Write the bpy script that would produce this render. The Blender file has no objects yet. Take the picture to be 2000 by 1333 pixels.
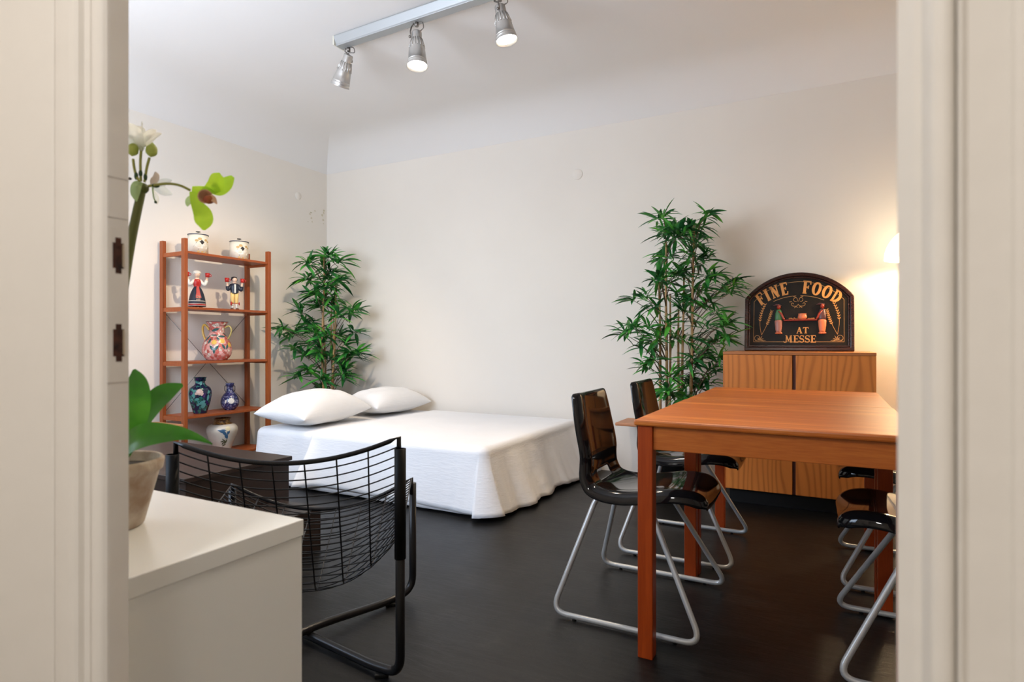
import bpy, bmesh, math, random
from mathutils import Vector, Matrix, noise
PI = math.pi
sc = bpy.context.scene
C = sc.collection

# ------------------------------------------------------------------ camera
F, YAW, HZ, CH = 1160.0, 0.4876, 667.7, 0.983
cam_d = bpy.data.cameras.new('camera'); cam = bpy.data.objects.new('camera', cam_d); C.objects.link(cam)
cam.location = (0, 0, CH); cam.rotation_euler = (PI/2, 0, YAW)
cam_d.sensor_width = 36; cam_d.lens = F/2000*36; cam_d.shift_y = (HZ-666.5)/2000
cam_d.clip_start = 0.02
cam_d.dof.use_dof = True; cam_d.dof.focus_distance = 3.6; cam_d.dof.aperture_fstop = 6.3
sc.camera = cam

# ------------------------------------------------------------------ light
w = bpy.data.worlds.new('world'); sc.world = w; w.use_nodes = True
nt = w.node_tree; bg = nt.nodes['Background']
sky = nt.nodes.new('ShaderNodeTexSky'); sky.sky_type = 'NISHITA'; sky.sun_elevation = math.radians(40)
sky.sun_rotation = math.radians(20); sky.sun_disc = False
nt.links.new(sky.outputs[0], bg.inputs[0]); bg.inputs[1].default_value = 0.25

def area(name, loc, rot, sx, sy, power, col, spread=PI):
    l = bpy.data.lights.new(name, 'AREA'); l.shape = 'RECTANGLE'; l.size = sx; l.size_y = sy
    l.energy = power; l.color = col; l.spread = spread
    o = bpy.data.objects.new(name, l); C.objects.link(o); o.location = loc; o.rotation_euler = rot
    return o
# daylight coming through the window of the near wall (area faces into the room, +Y)
area('window_daylight', (-2.75, 0.30, 1.62), (PI/2, 0, 0), 1.9, 1.4, 42, (0.62, 0.77, 1.0))
# daylight thrown upwards by the bright ground outside, through the same window
area('window_ground_bounce', (-2.75, 0.33, 1.55), (PI/2+0.75, 0, 0), 1.9, 1.2, 29, (0.92, 0.94, 1.0))
# the hall ceiling lamp behind the doorway
area('hall_lamp_light', (-0.45, -0.75, 2.52), (0, 0, 0), 0.34, 0.34, 20.5, (1.0, 0.965, 0.935))
sc.view_settings.view_transform = 'Standard'; sc.view_settings.look = 'None'
sc.view_settings.gamma = 1; sc.view_settings.use_curve_mapping = False
sc.view_settings.exposure = 0.56

# ------------------------------------------------------------------ helpers
def at(px, py, d):
    """world point seen at photo pixel (px,py) at depth d metres"""
    xc = (px-1000)/F*d
    return Vector((-math.sin(YAW)*d+math.cos(YAW)*xc, math.cos(YAW)*d+math.sin(YAW)*xc, CH-(py-HZ)/F*d))

MATS = {}
def mat(name, col, rough=0.5, metal=0.0, spec=0.5, build=None, **kw):
    m = bpy.data.materials.new(name); m.use_nodes = True
    b = m.node_tree.nodes['Principled BSDF']
    b.inputs['Base Color'].default_value = (*col, 1); b.inputs['Roughness'].default_value = rough
    b.inputs['Metallic'].default_value = metal; b.inputs['Specular IOR Level'].default_value = spec
    for k, v in kw.items(): b.inputs[k.replace('_', ' ')].default_value = v
    if build: build(m.node_tree, b)
    MATS[name] = m
    return m
def N(nt, t, **kw):
    n = nt.nodes.new(t)
    for k, v in kw.items():
        if k in n.inputs.keys(): n.inputs[k].default_value = v
        else: setattr(n, k, v)
    return n
def coords(nt, kind='Object', scale=(1,1,1), rot=(0,0,0)):
    tc = N(nt, 'ShaderNodeTexCoord'); mp = N(nt, 'ShaderNodeMapping')
    mp.inputs['Scale'].default_value = scale; mp.inputs['Rotation'].default_value = rot
    nt.links.new(tc.outputs[kind], mp.inputs[0]); return mp.outputs[0]
def ramp(nt, fac, stops, interp='LINEAR'):
    r = N(nt, 'ShaderNodeValToRGB'); r.color_ramp.interpolation = interp
    els = r.color_ramp.elements
    while len(els) < len(stops): els.new(0.5)
    for e, (p, c) in zip(els, stops): e.position = p; e.color = (*c, 1)
    nt.links.new(fac, r.inputs[0]); return r.outputs[0]
def bump(nt, b, h, strength=0.2, dist=0.01):
    n = N(nt, 'ShaderNodeBump'); n.inputs['Strength'].default_value = strength; n.inputs['Distance'].default_value = dist
    nt.links.new(h, n.inputs['Height']); nt.links.new(n.outputs[0], b.inputs['Normal'])

def noisy(c1, c2, scale=5, bscale=60, bstr=0.05, bdist=0.003, detail=4):
    def f(nt, b):
        v = coords(nt)
        n = N(nt, 'ShaderNodeTexNoise', Scale=scale, Detail=detail); nt.links.new(v, n.inputs[0])
        nt.links.new(ramp(nt, n.outputs[0], [(0.3, c1), (0.7, c2)]), b.inputs['Base Color'])
        n2 = N(nt, 'ShaderNodeTexNoise', Scale=bscale, Detail=3); nt.links.new(v, n2.inputs[0])
        bump(nt, b, n2.outputs[0], bstr, bdist)
    return f
def wood(dark, light, axis='X', scale=9.0, ring=True, stretch=14.0, rings=1.0, bs=0.04, mixf=0.35):
    def f(nt, b):
        s = {'X': (1/stretch*4, 4, 4), 'Y': (4, 1/stretch*4, 4), 'Z': (4, 4, 1/stretch*4)}[axis]
        v = coords(nt, scale=s)
        n = N(nt, 'ShaderNodeTexNoise', Scale=scale*0.5, Detail=6, Roughness=0.6, Distortion=0.6); nt.links.new(v, n.inputs[0])
        fine = N(nt, 'ShaderNodeTexNoise', Scale=scale*8, Detail=2); nt.links.new(v, fine.inputs[0])
        mul = N(nt, 'ShaderNodeMath', operation='MULTIPLY'); mul.inputs[1].default_value = 9.0*rings
        nt.links.new(n.outputs[0], mul.inputs[0])
        sn = N(nt, 'ShaderNodeMath', operation='SINE'); nt.links.new(mul.outputs[0], sn.inputs[0])
        mr = N(nt, 'ShaderNodeMapRange'); mr.inputs[1].default_value = -1.4; mr.inputs[2].default_value = 1.2
        nt.links.new(sn.outputs[0], mr.inputs[0])
        mx = N(nt, 'ShaderNodeMix', data_type='FLOAT'); mx.inputs[0].default_value = mixf
        nt.links.new(mr.outputs[0], mx.inputs[2]); nt.links.new(fine.outputs[0], mx.inputs[3])
        nt.links.new(ramp(nt, mx.outputs[0], [(0.15, dark), (0.75, light)]), b.inputs['Base Color'])
        bump(nt, b, mx.outputs[0], bs, 0.002)
    return f

wall_m = mat('wall_paint', (0.80, 0.765, 0.715), 0.85, spec=0.2, build=noisy((0.785, 0.725, 0.645), (0.815, 0.755, 0.675), 1.2, 25, 0.12, 0.004))
ceil_m = mat('ceiling_paint', (0.80, 0.775, 0.745), 0.9, spec=0.15, build=noisy((0.785, 0.755, 0.725), (0.81, 0.785, 0.755), 0.9, 20, 0.08, 0.004))
trim_m = mat('gloss_trim_paint', (0.80, 0.76, 0.69), 0.32, build=noisy((0.79, 0.755, 0.70), (0.82, 0.785, 0.73), 3, 22, 0.25, 0.004))
def floor_b(nt, b):
    v = coords(nt)
    n = N(nt, 'ShaderNodeTexNoise', Scale=4.0, Detail=9, Roughness=0.7, Distortion=0.5); nt.links.new(coords(nt, scale=(1, 2.2, 1), rot=(0, 0, 0.5)), n.inputs[0])
    nt.links.new(ramp(nt, n.outputs[0], [(0.3, (0.0040, 0.0040, 0.0042)), (0.6, (0.0095, 0.0092, 0.0088)), (0.72, (0.028, 0.027, 0.024))]), b.inputs['Base Color'])
    n2 = N(nt, 'ShaderNodeTexNoise', Scale=5, Detail=8, Roughness=0.7); nt.links.new(v, n2.inputs[0])
    mr = N(nt, 'ShaderNodeMapRange'); mr.inputs[3].default_value = 0.24; mr.inputs[4].default_value = 0.46
    nt.links.new(n2.outputs[0], mr.inputs[0]); nt.links.new(mr.outputs[0], b.inputs['Roughness'])
    v2 = coords(nt, scale=(2, 9, 1), rot=(0, 0, 0.6))
    n3 = N(nt, 'ShaderNodeTexNoise', Scale=4, Detail=8, Roughness=0.75, Distortion=1.0); nt.links.new(v2, n3.inputs[0])
    bump(nt, b, n3.outputs[0], 0.35, 0.004)
floor_m = mat('black_painted_floor', (0.012, 0.012, 0.012), 0.35, spec=0.24, build=floor_b)

OR_D, OR_L = (0.34, 0.085, 0.018), (0.60, 0.20, 0.05)
table_m = mat('orange_stained_pine', OR_L, 0.36, spec=0.35, build=wood((0.33, 0.072, 0.010), (0.76, 0.26, 0.048), 'X', 7, mixf=0.3))
def cathedral(dark, light):
    def f(nt, b):
        v = coords(nt, scale=(1, 1, 0.20))
        wv = N(nt, 'ShaderNodeTexWave', Scale=9.0, Distortion=20.0, Detail=1.5); wv.inputs['Detail Scale'].default_value = 0.55; wv.inputs['Detail Roughness'].default_value = 0.45
        nt.links.new(v, wv.inputs[0])
        n = N(nt, 'ShaderNodeTexNoise', Scale=60, Detail=3); nt.links.new(coords(nt, scale=(1, 1, 0.05)), n.inputs[0])
        mx = N(nt, 'ShaderNodeMix', data_type='FLOAT'); mx.inputs[0].default_value = 0.3
        nt.links.new(wv.outputs[1], mx.inputs[2]); nt.links.new(n.outputs[0], mx.inputs[3])
        nt.links.new(ramp(nt, mx.outputs[0], [(0.10, tuple(d*0.5+l*0.5 for d, l in zip(dark, light))), (0.40, light), (0.9, tuple(c*1.08 for c in light))]), b.inputs['Base Color'])
        bump(nt, b, mx.outputs[0], 0.05, 0.002)
    return f
leg_m = mat('red_stained_pine', OR_D, 0.38, spec=0.3, build=wood((0.24, 0.030, 0.003), (0.42, 0.066, 0.007), 'Z', 7))
cab_m = mat('varnished_knotty_pine', OR_L, 0.38, spec=0.35, build=cathedral((0.27, 0.065, 0.010), (0.56, 0.185, 0.036)))
cab_edge_m = mat('varnished_pine_edge', OR_L, 0.4, build=wood((0.36, 0.12, 0.03), (0.5, 0.19, 0.055), 'X', 6))
cab_gap_m = mat('door_gap_brown', (0.07, 0.013, 0.005), 0.6)
shelf_m = mat('rack_stained_pine', OR_D, 0.42, build=wood((0.24, 0.048, 0.008), (0.43, 0.11, 0.020), 'Z', 8))
shelf_y_m = mat('rack_shelf_pine', OR_D, 0.42, build=wood((0.26, 0.052, 0.009), (0.45, 0.115, 0.022), 'Y', 8))
stool_m = mat('stool_pine', (0.55, 0.25, 0.11), 0.45, build=wood((0.42, 0.17, 0.07), (0.65, 0.33, 0.17), 'X', 7))
dark_m = mat('black_brown_veneer', (0.03, 0.018, 0.014), 0.38, spec=0.6, build=wood((0.016, 0.009, 0.007), (0.042, 0.025, 0.02), 'Y', 6))
black_plastic = mat('black_gloss_plastic', (0.006, 0.006, 0.007), 0.07, spec=0.36)
grey_tube = mat('grey_enamel_tube', (0.42, 0.43, 0.43), 0.32, 0.35)
sleeve_m = mat('black_sleeve', (0.006, 0.006, 0.006), 0.45, spec=0.12)
black_tube = mat('black_enamel_tube', (0.007, 0.007, 0.008), 0.28, spec=0.3)
rubber_m = mat('black_rubber', (0.006, 0.006, 0.006), 0.6, spec=0.25)
alu_m = mat('brushed_aluminium', (0.60, 0.58, 0.55), 0.34, 0.75)
track_m = mat('track_grey', (0.40, 0.41, 0.41), 0.42, 0.4)
steel_m = mat('dark_steel', (0.22, 0.2, 0.18), 0.4, 0.8)
white_lam = mat('white_laminate', (0.84, 0.85, 0.83), 0.22, build=noisy((0.835, 0.85, 0.825), (0.85, 0.865, 0.84), 3, 200, 0.02, 0.001))
def cloth_b(c1, c2):
    def f(nt, b):
        v = coords(nt)
        wv = N(nt, 'ShaderNodeTexNoise', Scale=2.5, Detail=3); nt.links.new(v, wv.inputs[0])
        nt.links.new(ramp(nt, wv.outputs[0], [(0.3, c1), (0.7, c2)]), b.inputs['Base Color'])
        v2 = coords(nt, scale=(1, 1, 6))
        n = N(nt, 'ShaderNodeTexNoise', Scale=14, Detail=5, Roughness=0.55, Distortion=0.6); nt.links.new(v2, n.inputs[0])
        bump(nt, b, n.outputs[0], 0.25, 0.008)
    return f
sheet_m = mat('white_cotton', (0.85, 0.845, 0.84), 0.9, spec=0.1, build=cloth_b((0.80, 0.80, 0.81), (0.84, 0.84, 0.85)), Sheen_Weight=0.2)
pillow_m = mat('white_pillowcase', (0.85, 0.845, 0.84), 0.9, spec=0.1, build=cloth_b((0.77, 0.77, 0.77), (0.81, 0.81, 0.81)), Sheen_Weight=0.2)
def leaf_b(c1, c2, c3, sc_=9):
    def f(nt, b):
        v = coords(nt)
        n = N(nt, 'ShaderNodeTexNoise', Scale=sc_, Detail=3); nt.links.new(v, n.inputs[0])
        nt.links.new(ramp(nt, n.outputs[0], [(0.33, c1), (0.52, c2), (0.68, c3)]), b.inputs['Base Color'])
    return f
bamboo_m = mat('bamboo_leaf', (0.02, 0.14, 0.03), 0.42, build=leaf_b((0.008, 0.065, 0.018), (0.018, 0.15, 0.03), (0.07, 0.33, 0.04)))
bamboo_m2 = mat('bamboo_leaf_light', (0.06, 0.26, 0.04), 0.42, build=leaf_b((0.03, 0.18, 0.03), (0.06, 0.31, 0.04), (0.14, 0.46, 0.05)))
cane_m = mat('bamboo_cane', (0.42, 0.24, 0.09), 0.5, build=noisy((0.26, 0.13, 0.045), (0.52, 0.33, 0.14), 18, 40, 0.2))
twig_m = mat('twig_brown', (0.12, 0.07, 0.045), 0.7)
soil_m = mat('potting_soil', (0.025, 0.016, 0.01), 0.95, build=noisy((0.012, 0.008, 0.005), (0.06, 0.04, 0.025), 60, 120, 1.0, 0.01))

# bmesh shape helpers -------------------------------------------------------
def obj(name, bm, m, parent=None, smooth=False, bevel=0, sub=0, loc=None, solid=0):
    me = bpy.data.meshes.new(name); bmesh.ops.recalc_face_normals(bm, faces=bm.faces); bm.to_mesh(me); bm.free()
    if isinstance(m, (list, tuple)):
        for x in m: me.materials.append(x)
    else: me.materials.append(m)
    o = bpy.data.objects.new(name, me); C.objects.link(o)
    if smooth:
        for p in me.polygons: p.use_smooth = True
    if parent: o.parent = parent
    if loc: o.location = loc
    if solid:
        s = o.modifiers.new('solid', 'SOLIDIFY'); s.thickness = solid; s.offset = 0
    if bevel:
        b = o.modifiers.new('bevel', 'BEVEL'); b.width = bevel; b.segments = 2; b.limit_method = 'ANGLE'
    if sub:
        s = o.modifiers.new('sub', 'SUBSURF'); s.levels = sub; s.render_levels = sub
    return o
def thing(name, label, cat, loc=(0, 0, 0), rz=0, group=None):
    o = bpy.data.objects.new(name, None); C.objects.link(o); o.location = loc; o.rotation_euler = (0, 0, rz)
    o.empty_display_size = 0.05
    return tag(o, label, cat, group)
def tag(o, label, cat, group=None):
    o['label'] = label; o['category'] = cat
    if group: o['group'] = group
    return o
def struct(name, bm, m, **k):
    o = obj(name, bm, m, **k); o['kind'] = 'structure'; return o
def dup(root, loc, rz, label):
    r = root.copy(); C.objects.link(r); r.location = loc; r.rotation_euler = (0, 0, rz); r['label'] = label
    def rec(a, b):
        for ch in list(a.children):
            if ch.parent != a: continue
            c = ch.copy(); C.objects.link(c); c.parent = b; rec(ch, c)
    rec(root, r); return r
def box(bm, a, b, mi=0, M=None):
    x0, y0, z0 = a; x1, y1, z1 = b
    vs = [Vector(p) for p in [(x0,y0,z0),(x1,y0,z0),(x1,y1,z0),(x0,y1,z0),(x0,y0,z1),(x1,y0,z1),(x1,y1,z1),(x0,y1,z1)]]
    if M: vs = [M @ v for v in vs]
    vs = [bm.verts.new(v) for v in vs]
    for f in [(0,3,2,1),(4,5,6,7),(0,1,5,4),(1,2,6,5),(2,3,7,6),(3,0,4,7)]:
        bm.faces.new([vs[i] for i in f]).material_index = mi
def boxo(name, a, b, m, parent=None, bevel=0.0, **k):
    bm = bmesh.new(); box(bm, a, b); return obj(name, bm, m, parent, bevel=bevel, **k)
def tube(bm, pts, r, n=8, caps=True, closed=False, mi=0):
    pts = [Vector(p) for p in pts]; rings = []; L = len(pts)
    rr = r if isinstance(r, (list, tuple)) else [r]*L
    up = None
    for i, p in enumerate(pts):
        if closed: t = pts[(i+1) % L]-pts[i-1]
        else: t = pts[min(i+1, L-1)]-pts[max(i-1, 0)]
        if t.length < 1e-9: t = Vector((0, 0, 1))
        t.normalize()
        if up is None:
            up = Vector((0, 0, 1)) if abs(t.z) < 0.9 else Vector((1, 0, 0))
            up = (up-t*up.dot(t)).normalized()
        else:
            u2 = up-t*up.dot(t)
            up = u2.normalized() if u2.length > 1e-6 else up
        s = t.cross(up)
        rings.append([bm.verts.new(p+(up*math.cos(2*PI*k/n)+s*math.sin(2*PI*k/n))*rr[i]) for k in range(n)])
    for i in range(L if closed else L-1):
        A, B = rings[i], rings[(i+1) % L]
        for k in range(n):
            f = bm.faces.new((A[k], A[(k+1) % n], B[(k+1) % n], B[k])); f.smooth = True; f.material_index = mi
    if caps and not closed:
        for R in (rings[0][::-1], rings[-1]):
            f = bm.faces.new(R); f.material_index = mi
def fillet(pts, rad, seg=6):
    pts = [Vector(p) for p in pts]; out = [pts[0]]
    for i in range(1, len(pts)-1):
        a, b, c = pts[i-1], pts[i], pts[i+1]
        u, v = (a-b), (c-b); r = min(rad, u.length*0.45, v.length*0.45)
        p0, p2 = b+u.normalized()*r, b+v.normalized()*r
        for k in range(seg+1):
            t = k/seg; out.append(p0*(1-t)**2+b*2*t*(1-t)+p2*t*t)
    out.append(pts[-1]); return out
def lathe(bm, prof, n=32, c=(0, 0, 0), mi=0, M=None, caps=True):
    rings = []
    for r, z in prof:
        if r < 1e-6:
            p = Vector((0, 0, z)); p = (M @ p if M else p)+Vector(c); rings.append([bm.verts.new(p)])
        else:
            R = []
            for k in range(n):
                p = Vector((r*math.cos(2*PI*k/n), r*math.sin(2*PI*k/n), z)); p = (M @ p if M else p)+Vector(c); R.append(bm.verts.new(p))
            rings.append(R)
    for A, B in zip(rings, rings[1:]):
        for k in range(n):
            if len(A) == 1 and len(B) == 1: continue
            if len(A) == 1: f = bm.faces.new((A[0], B[(k+1) % n], B[k]))
            elif len(B) == 1: f = bm.faces.new((A[k], A[(k+1) % n], B[0]))
            else: f = bm.faces.new((A[k], A[(k+1) % n], B[(k+1) % n], B[k]))
            f.smooth = True; f.material_index = mi
    if caps:
        for R in (rings[0], rings[-1]):
            if len(R) > 1: bm.faces.new(R).material_index = mi
def smoothprof(pts, k=6):
    """Catmull-Rom through 2D points"""
    out = []
    P = [pts[0]]+list(pts)+[pts[-1]]
    for i in range(1, len(P)-2):
        for j in range(k):
            t = j/k; a, b, c, d = P[i-1], P[i], P[i+1], P[i+2]
            out.append(tuple(0.5*((2*b[q])+(-a[q]+c[q])*t+(2*a[q]-5*b[q]+4*c[q]-d[q])*t*t+(-a[q]+3*b[q]-3*c[q]+d[q])*t**3) for q in range(len(b))))
    out.append(tuple(pts[-1])); return out
def ball(bm, c, r, n=12, mi=0, sx=1, sy=1, sz=1, M=None):
    prof = [(max(0, math.sin(PI*i/n))*1.0, -math.cos(PI*i/n)) for i in range(n+1)]
    prof[0] = (0, -1); prof[-1] = (0, 1)
    S = Matrix.Diagonal((r*sx, r*sy, r*sz)).to_4x4()
    lathe(bm, prof, n*2, c, mi, M=(M.to_4x4() @ S if M else S), caps=False)
def prism_xy(bm, pts, z0, z1, mi=0):
    a = [bm.verts.new((x, y, z0)) for x, y in pts]; b = [bm.verts.new((x, y, z1)) for x, y in pts]; n = len(pts)
    for i in range(n): bm.faces.new((a[i], a[(i+1) % n], b[(i+1) % n], b[i])).material_index = mi
    bm.faces.new(a[::-1]).material_index = mi; bm.faces.new(b).material_index = mi

# ------------------------------------------------------------------ setting
LX, BY, RX, NY, H = -4.385, 4.345, 1.35, 0.40, 2.86       # left wall, back wall, right wall, near wall, ceiling
bm = bmesh.new(); box(bm, (LX-0.2, -2.0, -0.1), (RX+0.2, BY+0.2, 0.0)); struct('floor', bm, floor_m)
bm = bmesh.new(); box(bm, (LX-0.2, 0.2, H), (RX+0.2, BY+0.2, H+0.1))
# the rounded cove between the walls and the ceiling belongs to the ceiling mesh
def cove(bm, a, b, nrm, r=0.34, rz=0.20, seg=18, crease=False):
    a, b, nrm = Vector(a), Vector(b), Vector(nrm)
    R = []
    for k in range(seg+1):
        t = k/seg*PI/2
        off = nrm*(r*(1-math.cos(t))+0.0005)+Vector((0, 0, -rz*(1-math.sin(t))))
        if crease: off = nrm*(r*k/seg+0.0005)+Vector((0, 0, -rz*(1-k/seg)**3))
        R.append((bm.verts.new(a+off), bm.verts.new(b+off)))
    for i in range(seg):
        f = bm.faces.new((R[i][0], R[i][1], R[i+1][1], R[i+1][0])); f.smooth = True
cove(bm, (LX, 0.4, H), (LX, BY, H), (1, 0, 0), r=0.55, rz=0.22, crease=True); cove(bm, (LX, BY, H), (RX, BY, H), (0, -1, 0), r=0.50, rz=0.22, crease=True); cove(bm, (RX, 0.4, H), (RX, BY, H), (-1, 0, 0))
struct('ceiling', bm, ceil_m)
bm = bmesh.new(); box(bm, (LX-0.2, 0.2, 0), (LX, BY+0.2, H)); struct('wall_left', bm, wall_m)
bm = bmesh.new(); box(bm, (LX, BY, 0), (RX, BY+0.2, H)); struct('wall_back', bm, wall_m)
bm = bmesh.new(); box(bm, (RX, 0.2, 0), (RX+0.2, BY+0.2, H)); struct('wall_right', bm, wall_m)
# near wall with the window opening (window x -3.75..-1.75, z .9..2.35) and the doorway
WX0, WX1, WZ0, WZ1 = -3.75, -1.75, 0.90, 2.35
DX0, DX1, DZ = -1.28, 0.036, 2.25
bm = bmesh.new()
for a, b in [((LX, 0.22, 0), (WX0, NY, H)), ((WX0, 0.22, 0), (WX1, NY, WZ0)), ((WX0, 0.22, WZ1), (WX1, NY, H)), ((WX1, 0.22, 0), (DX0, NY, H)), ((DX0, 0.22, DZ), (DX1, NY, H))]: box(bm, a, b)
struct('wall_front', bm, wall_m)
bm = bmesh.new(); box(bm, (DX1+0.05, 0.385, 0), (RX, NY, H)); box(bm, (DX1+0.0005, 0.385, DZ), (DX1+0.05, NY, H)); struct('wall_front_right', bm, wall_m)
# window frame and pane
win = bpy.data.objects.new('window_1', None); C.objects.link(win); win['kind'] = 'structure'; win.location = (0, 0, 0)
bm = bmesh.new()
fw = 0.05
for a, b in [((WX0, 0.26, WZ0), (WX1, 0.31, WZ0+fw)), ((WX0, 0.26, WZ1-fw), (WX1, 0.31, WZ1)), ((WX0, 0.26, WZ0), (WX0+fw, 0.31, WZ1)), ((WX1-fw, 0.26, WZ0), (WX1, 0.31, WZ1)), ((-2.78, 0.26, WZ0), (-2.72, 0.31, WZ1))]: box(bm, a, b)
obj('window_frame', bm, trim_m, win)
bm = bmesh.new(); box(bm, (WX0-0.05, 0.25, WZ0-0.03), (WX1+0.05, 0.46, WZ0)); obj('window_sill', bm, trim_m, win, bevel=0.004)
# hallway shell round the camera
bm = bmesh.new(); box(bm, (-1.75, -1.95, 0), (-1.65, 0.215, 2.62)); struct('wall_hall_left', bm, wall_m)
bm = bmesh.new(); box(bm, (0.95, -1.95, 0), (1.05, 0.38, 2.62)); struct('wall_hall_right', bm, wall_m)
bm = bmesh.new(); box(bm, (-1.65, -1.95, 0), (0.95, -1.85, 2.62)); struct('wall_hall_back', bm, wall_m)
bm = bmesh.new(); box(bm, (-1.75, -1.95, 2.62), (1.05, 0.215, 2.72)); struct('ceiling_hall', bm, ceil_m)

# left door leaf, seen edge-on with its two mortise holes, and stile mouldings towards the camera
hole_m = mat('rusty_mortise', (0.05, 0.012, 0.006), 0.8, build=noisy((0.012, 0.004, 0.003), (0.12, 0.035, 0.015), 60, 100, 0.5))
prof = smoothprof([(-0.715, 0.4000), (-0.715, 0.380), (-0.7165, 0.3755), (-0.7200, 0.3720), (-0.7270, 0.3700), (-0.7340, 0.3705), (-0.7390, 0.3745)], 3) + \
       [(-0.7415, 0.3800), (-0.7440, 0.3735), (-0.7500, 0.3730), (-0.7535, 0.3725), (-0.7550, 0.3670), (-0.7590, 0.3650), (-0.7700, 0.3640), (-0.7900, 0.3645), (-0.8030, 0.3660), (-0.8060, 0.3720), (-0.8090, 0.3790), (-0.8120, 0.3690), (-0.8150, 0.3680), (-0.9, 0.3675), (-1.27, 0.3675), (-1.27, 0.4000)]
bm = bmesh.new(); prism_xy(bm, prof, 0.005, DZ-0.005)
leaf = struct('door_1', bm, trim_m)
def hole(zc, h, dy, ext):
    bm = bmesh.new(); y = 0.3885+dy
    box(bm, (-0.7165, y-0.0060, zc-h/2), (-0.71475, y+0.0060, zc+h/2))
    box(bm, (-0.7165, y-0.0032, zc+h/2), (-0.7148, y+0.0032, zc+h/2+0.006))
    box(bm, (-0.7165, y-0.0030, zc-h/2-0.006), (-0.7148, y+0.0036, zc-h/2))
    o = obj('mortise_hole', bm, hole_m, leaf)
    bm = bmesh.new(); box(bm, (-0.7165, y+0.0045, zc-h/2+0.002), (-0.71445, y+0.0062, zc+h/2-0.001))
    obj('strike_lip', bm, mat('chipped_cream', (0.5, 0.42, 0.3), 0.6), o)
hole(CH+(HZ-500)/F*0.68, 0.0290, 0, 0); hole(CH+(HZ-670)/F*0.68, 0.0310, 0.0004, 0)
# hairline cracks in the paint of the leaf's edge
bm = bmesh.new()
for py in (428, 748, 350):
    z = CH+(HZ-py)/F*0.68
    box(bm, (-0.7152, 0.377, z), (-0.7148, 0.399, z+0.0006))
obj('paint_crack', bm, mat('crack_grey', (0.33, 0.3, 0.27), 0.9), leaf)

# right door frame with beads
prof = [(0.0352, 0.4000), (0.0350, 0.3960), (0.0420, 0.3880), (0.0450, 0.3860)] + \
       smoothprof([(0.0455, 0.3820), (0.0480, 0.3740), (0.0520, 0.3715), (0.0560, 0.3725), (0.0580, 0.3765)], 4) + \
       [(0.0588, 0.3800), (0.0597, 0.3765), (0.0610, 0.3755), (0.0622, 0.3775), (0.0640, 0.3790), (0.0810, 0.3790), (0.0822, 0.3760), (0.0850, 0.3740), (0.16, 0.3740), (0.16, 0.3845), (0.0855, 0.3850), (0.0855, 0.4000)]
bm = bmesh.new(); prism_xy(bm, prof, 0, DZ); struct('trim_1', bm, trim_m)

# small wall marks: a round painted-over junction cover on each wall, and flaked paint near the corner
def disc_plate(px, py, wall, r, label):
    bm = bmesh.new()
    if wall == 'back':
        d = BY/(math.cos(YAW)+(px-1000)/F*math.sin(YAW)); p = at(px, py, d); M = Matrix.Rotation(PI/2, 4, 'X')
    else:
        d = LX/(-math.sin(YAW)+(px-1000)/F*math.cos(YAW)); p = at(px, py, d); M = Matrix.Rotation(PI/2, 4, 'Y')
    lathe(bm, [(0, 0), (r, 0), (r, 0.003), (r*0.93, 0.005), (0, 0.006)], 28, p, M=M)
    o = obj('junction_cover', bm, wall_m); tag(o, label, 'wall cover'); return o
disc_plate(1128, 341, 'back', 0.042, 'round painted-over cover plate high on the back wall above the bed')
disc_plate(582, 383, 'left', 0.036, 'small round painted-over cover plate on the left wall by the corner')
flake_m = mat('flaked_plaster', (0.62, 0.55, 0.40), 0.95)
bm = bmesh.new(); random.seed(4)
d = LX/(-math.sin(YAW)+(612-1000)/F*math.cos(YAW)); p0 = at(612, 425, d)
for i in range(14):
    y = p0.y+random.uniform(-0.07, 0.16); z = p0.z+random.uniform(-0.06, 0.10); s = random.uniform(0.005, 0.014)
    pts = [(LX+0.0004, y+s*math.cos(a)*random.uniform(0.5, 1.3), z+s*math.sin(a)*random.uniform(0.5, 1.2)) for a in [k*PI/4 for k in range(8)]]
    bm.faces.new([bm.verts.new(q) for q in pts])
o = obj('trim_2', bm, flake_m); o['kind'] = 'structure'

# ------------------------------------------------------------------ dining tables
def make_table(x0, x1, y0, y1, h, name, label):
    t = thing(name, label, 'table', (x0, y0, 0))
    wx, wy = x1-x0, y1-y0; L = 0.047; e = 0.010
    bm = bmesh.new(); box(bm, (0, 0, h-0.019), (wx, wy, h)); obj('tabletop', bm, table_m, t, bevel=0.006)
    for a, b in [((e+L, e+0.008, h-0.092), (wx-e-L, e+0.028, h-0.019)), ((e+L, wy-e-0.028, h-0.092), (wx-e-L, wy-e-0.008, h-0.019)),
                 ((e+0.008, e+L, h-0.092), (e+0.028, wy-e-L, h-0.019)), ((wx-e-0.028, e+L, h-0.092), (wx-e-0.008, wy-e-L, h-0.019))]:
        boxo('apron', a, b, table_m, t, 0.002)
    for x in (e, wx-e-L):
        for y in (e, wy-e-L): boxo('leg', (x, y, 0), (x+L, y+L, h-0.019), leg_m, t, 0.003)
    return t
make_table(-0.531, 0.218, 1.806, 2.558, 0.741, 'dining_table', 'orange-stained square pine table nearest the camera, its front apron in full view')
make_table(-0.531, 0.214, 2.562, 3.316, 0.740, 'dining_table', 'orange-stained square pine table pushed against the first one, nearer the wooden cabinet')

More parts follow.
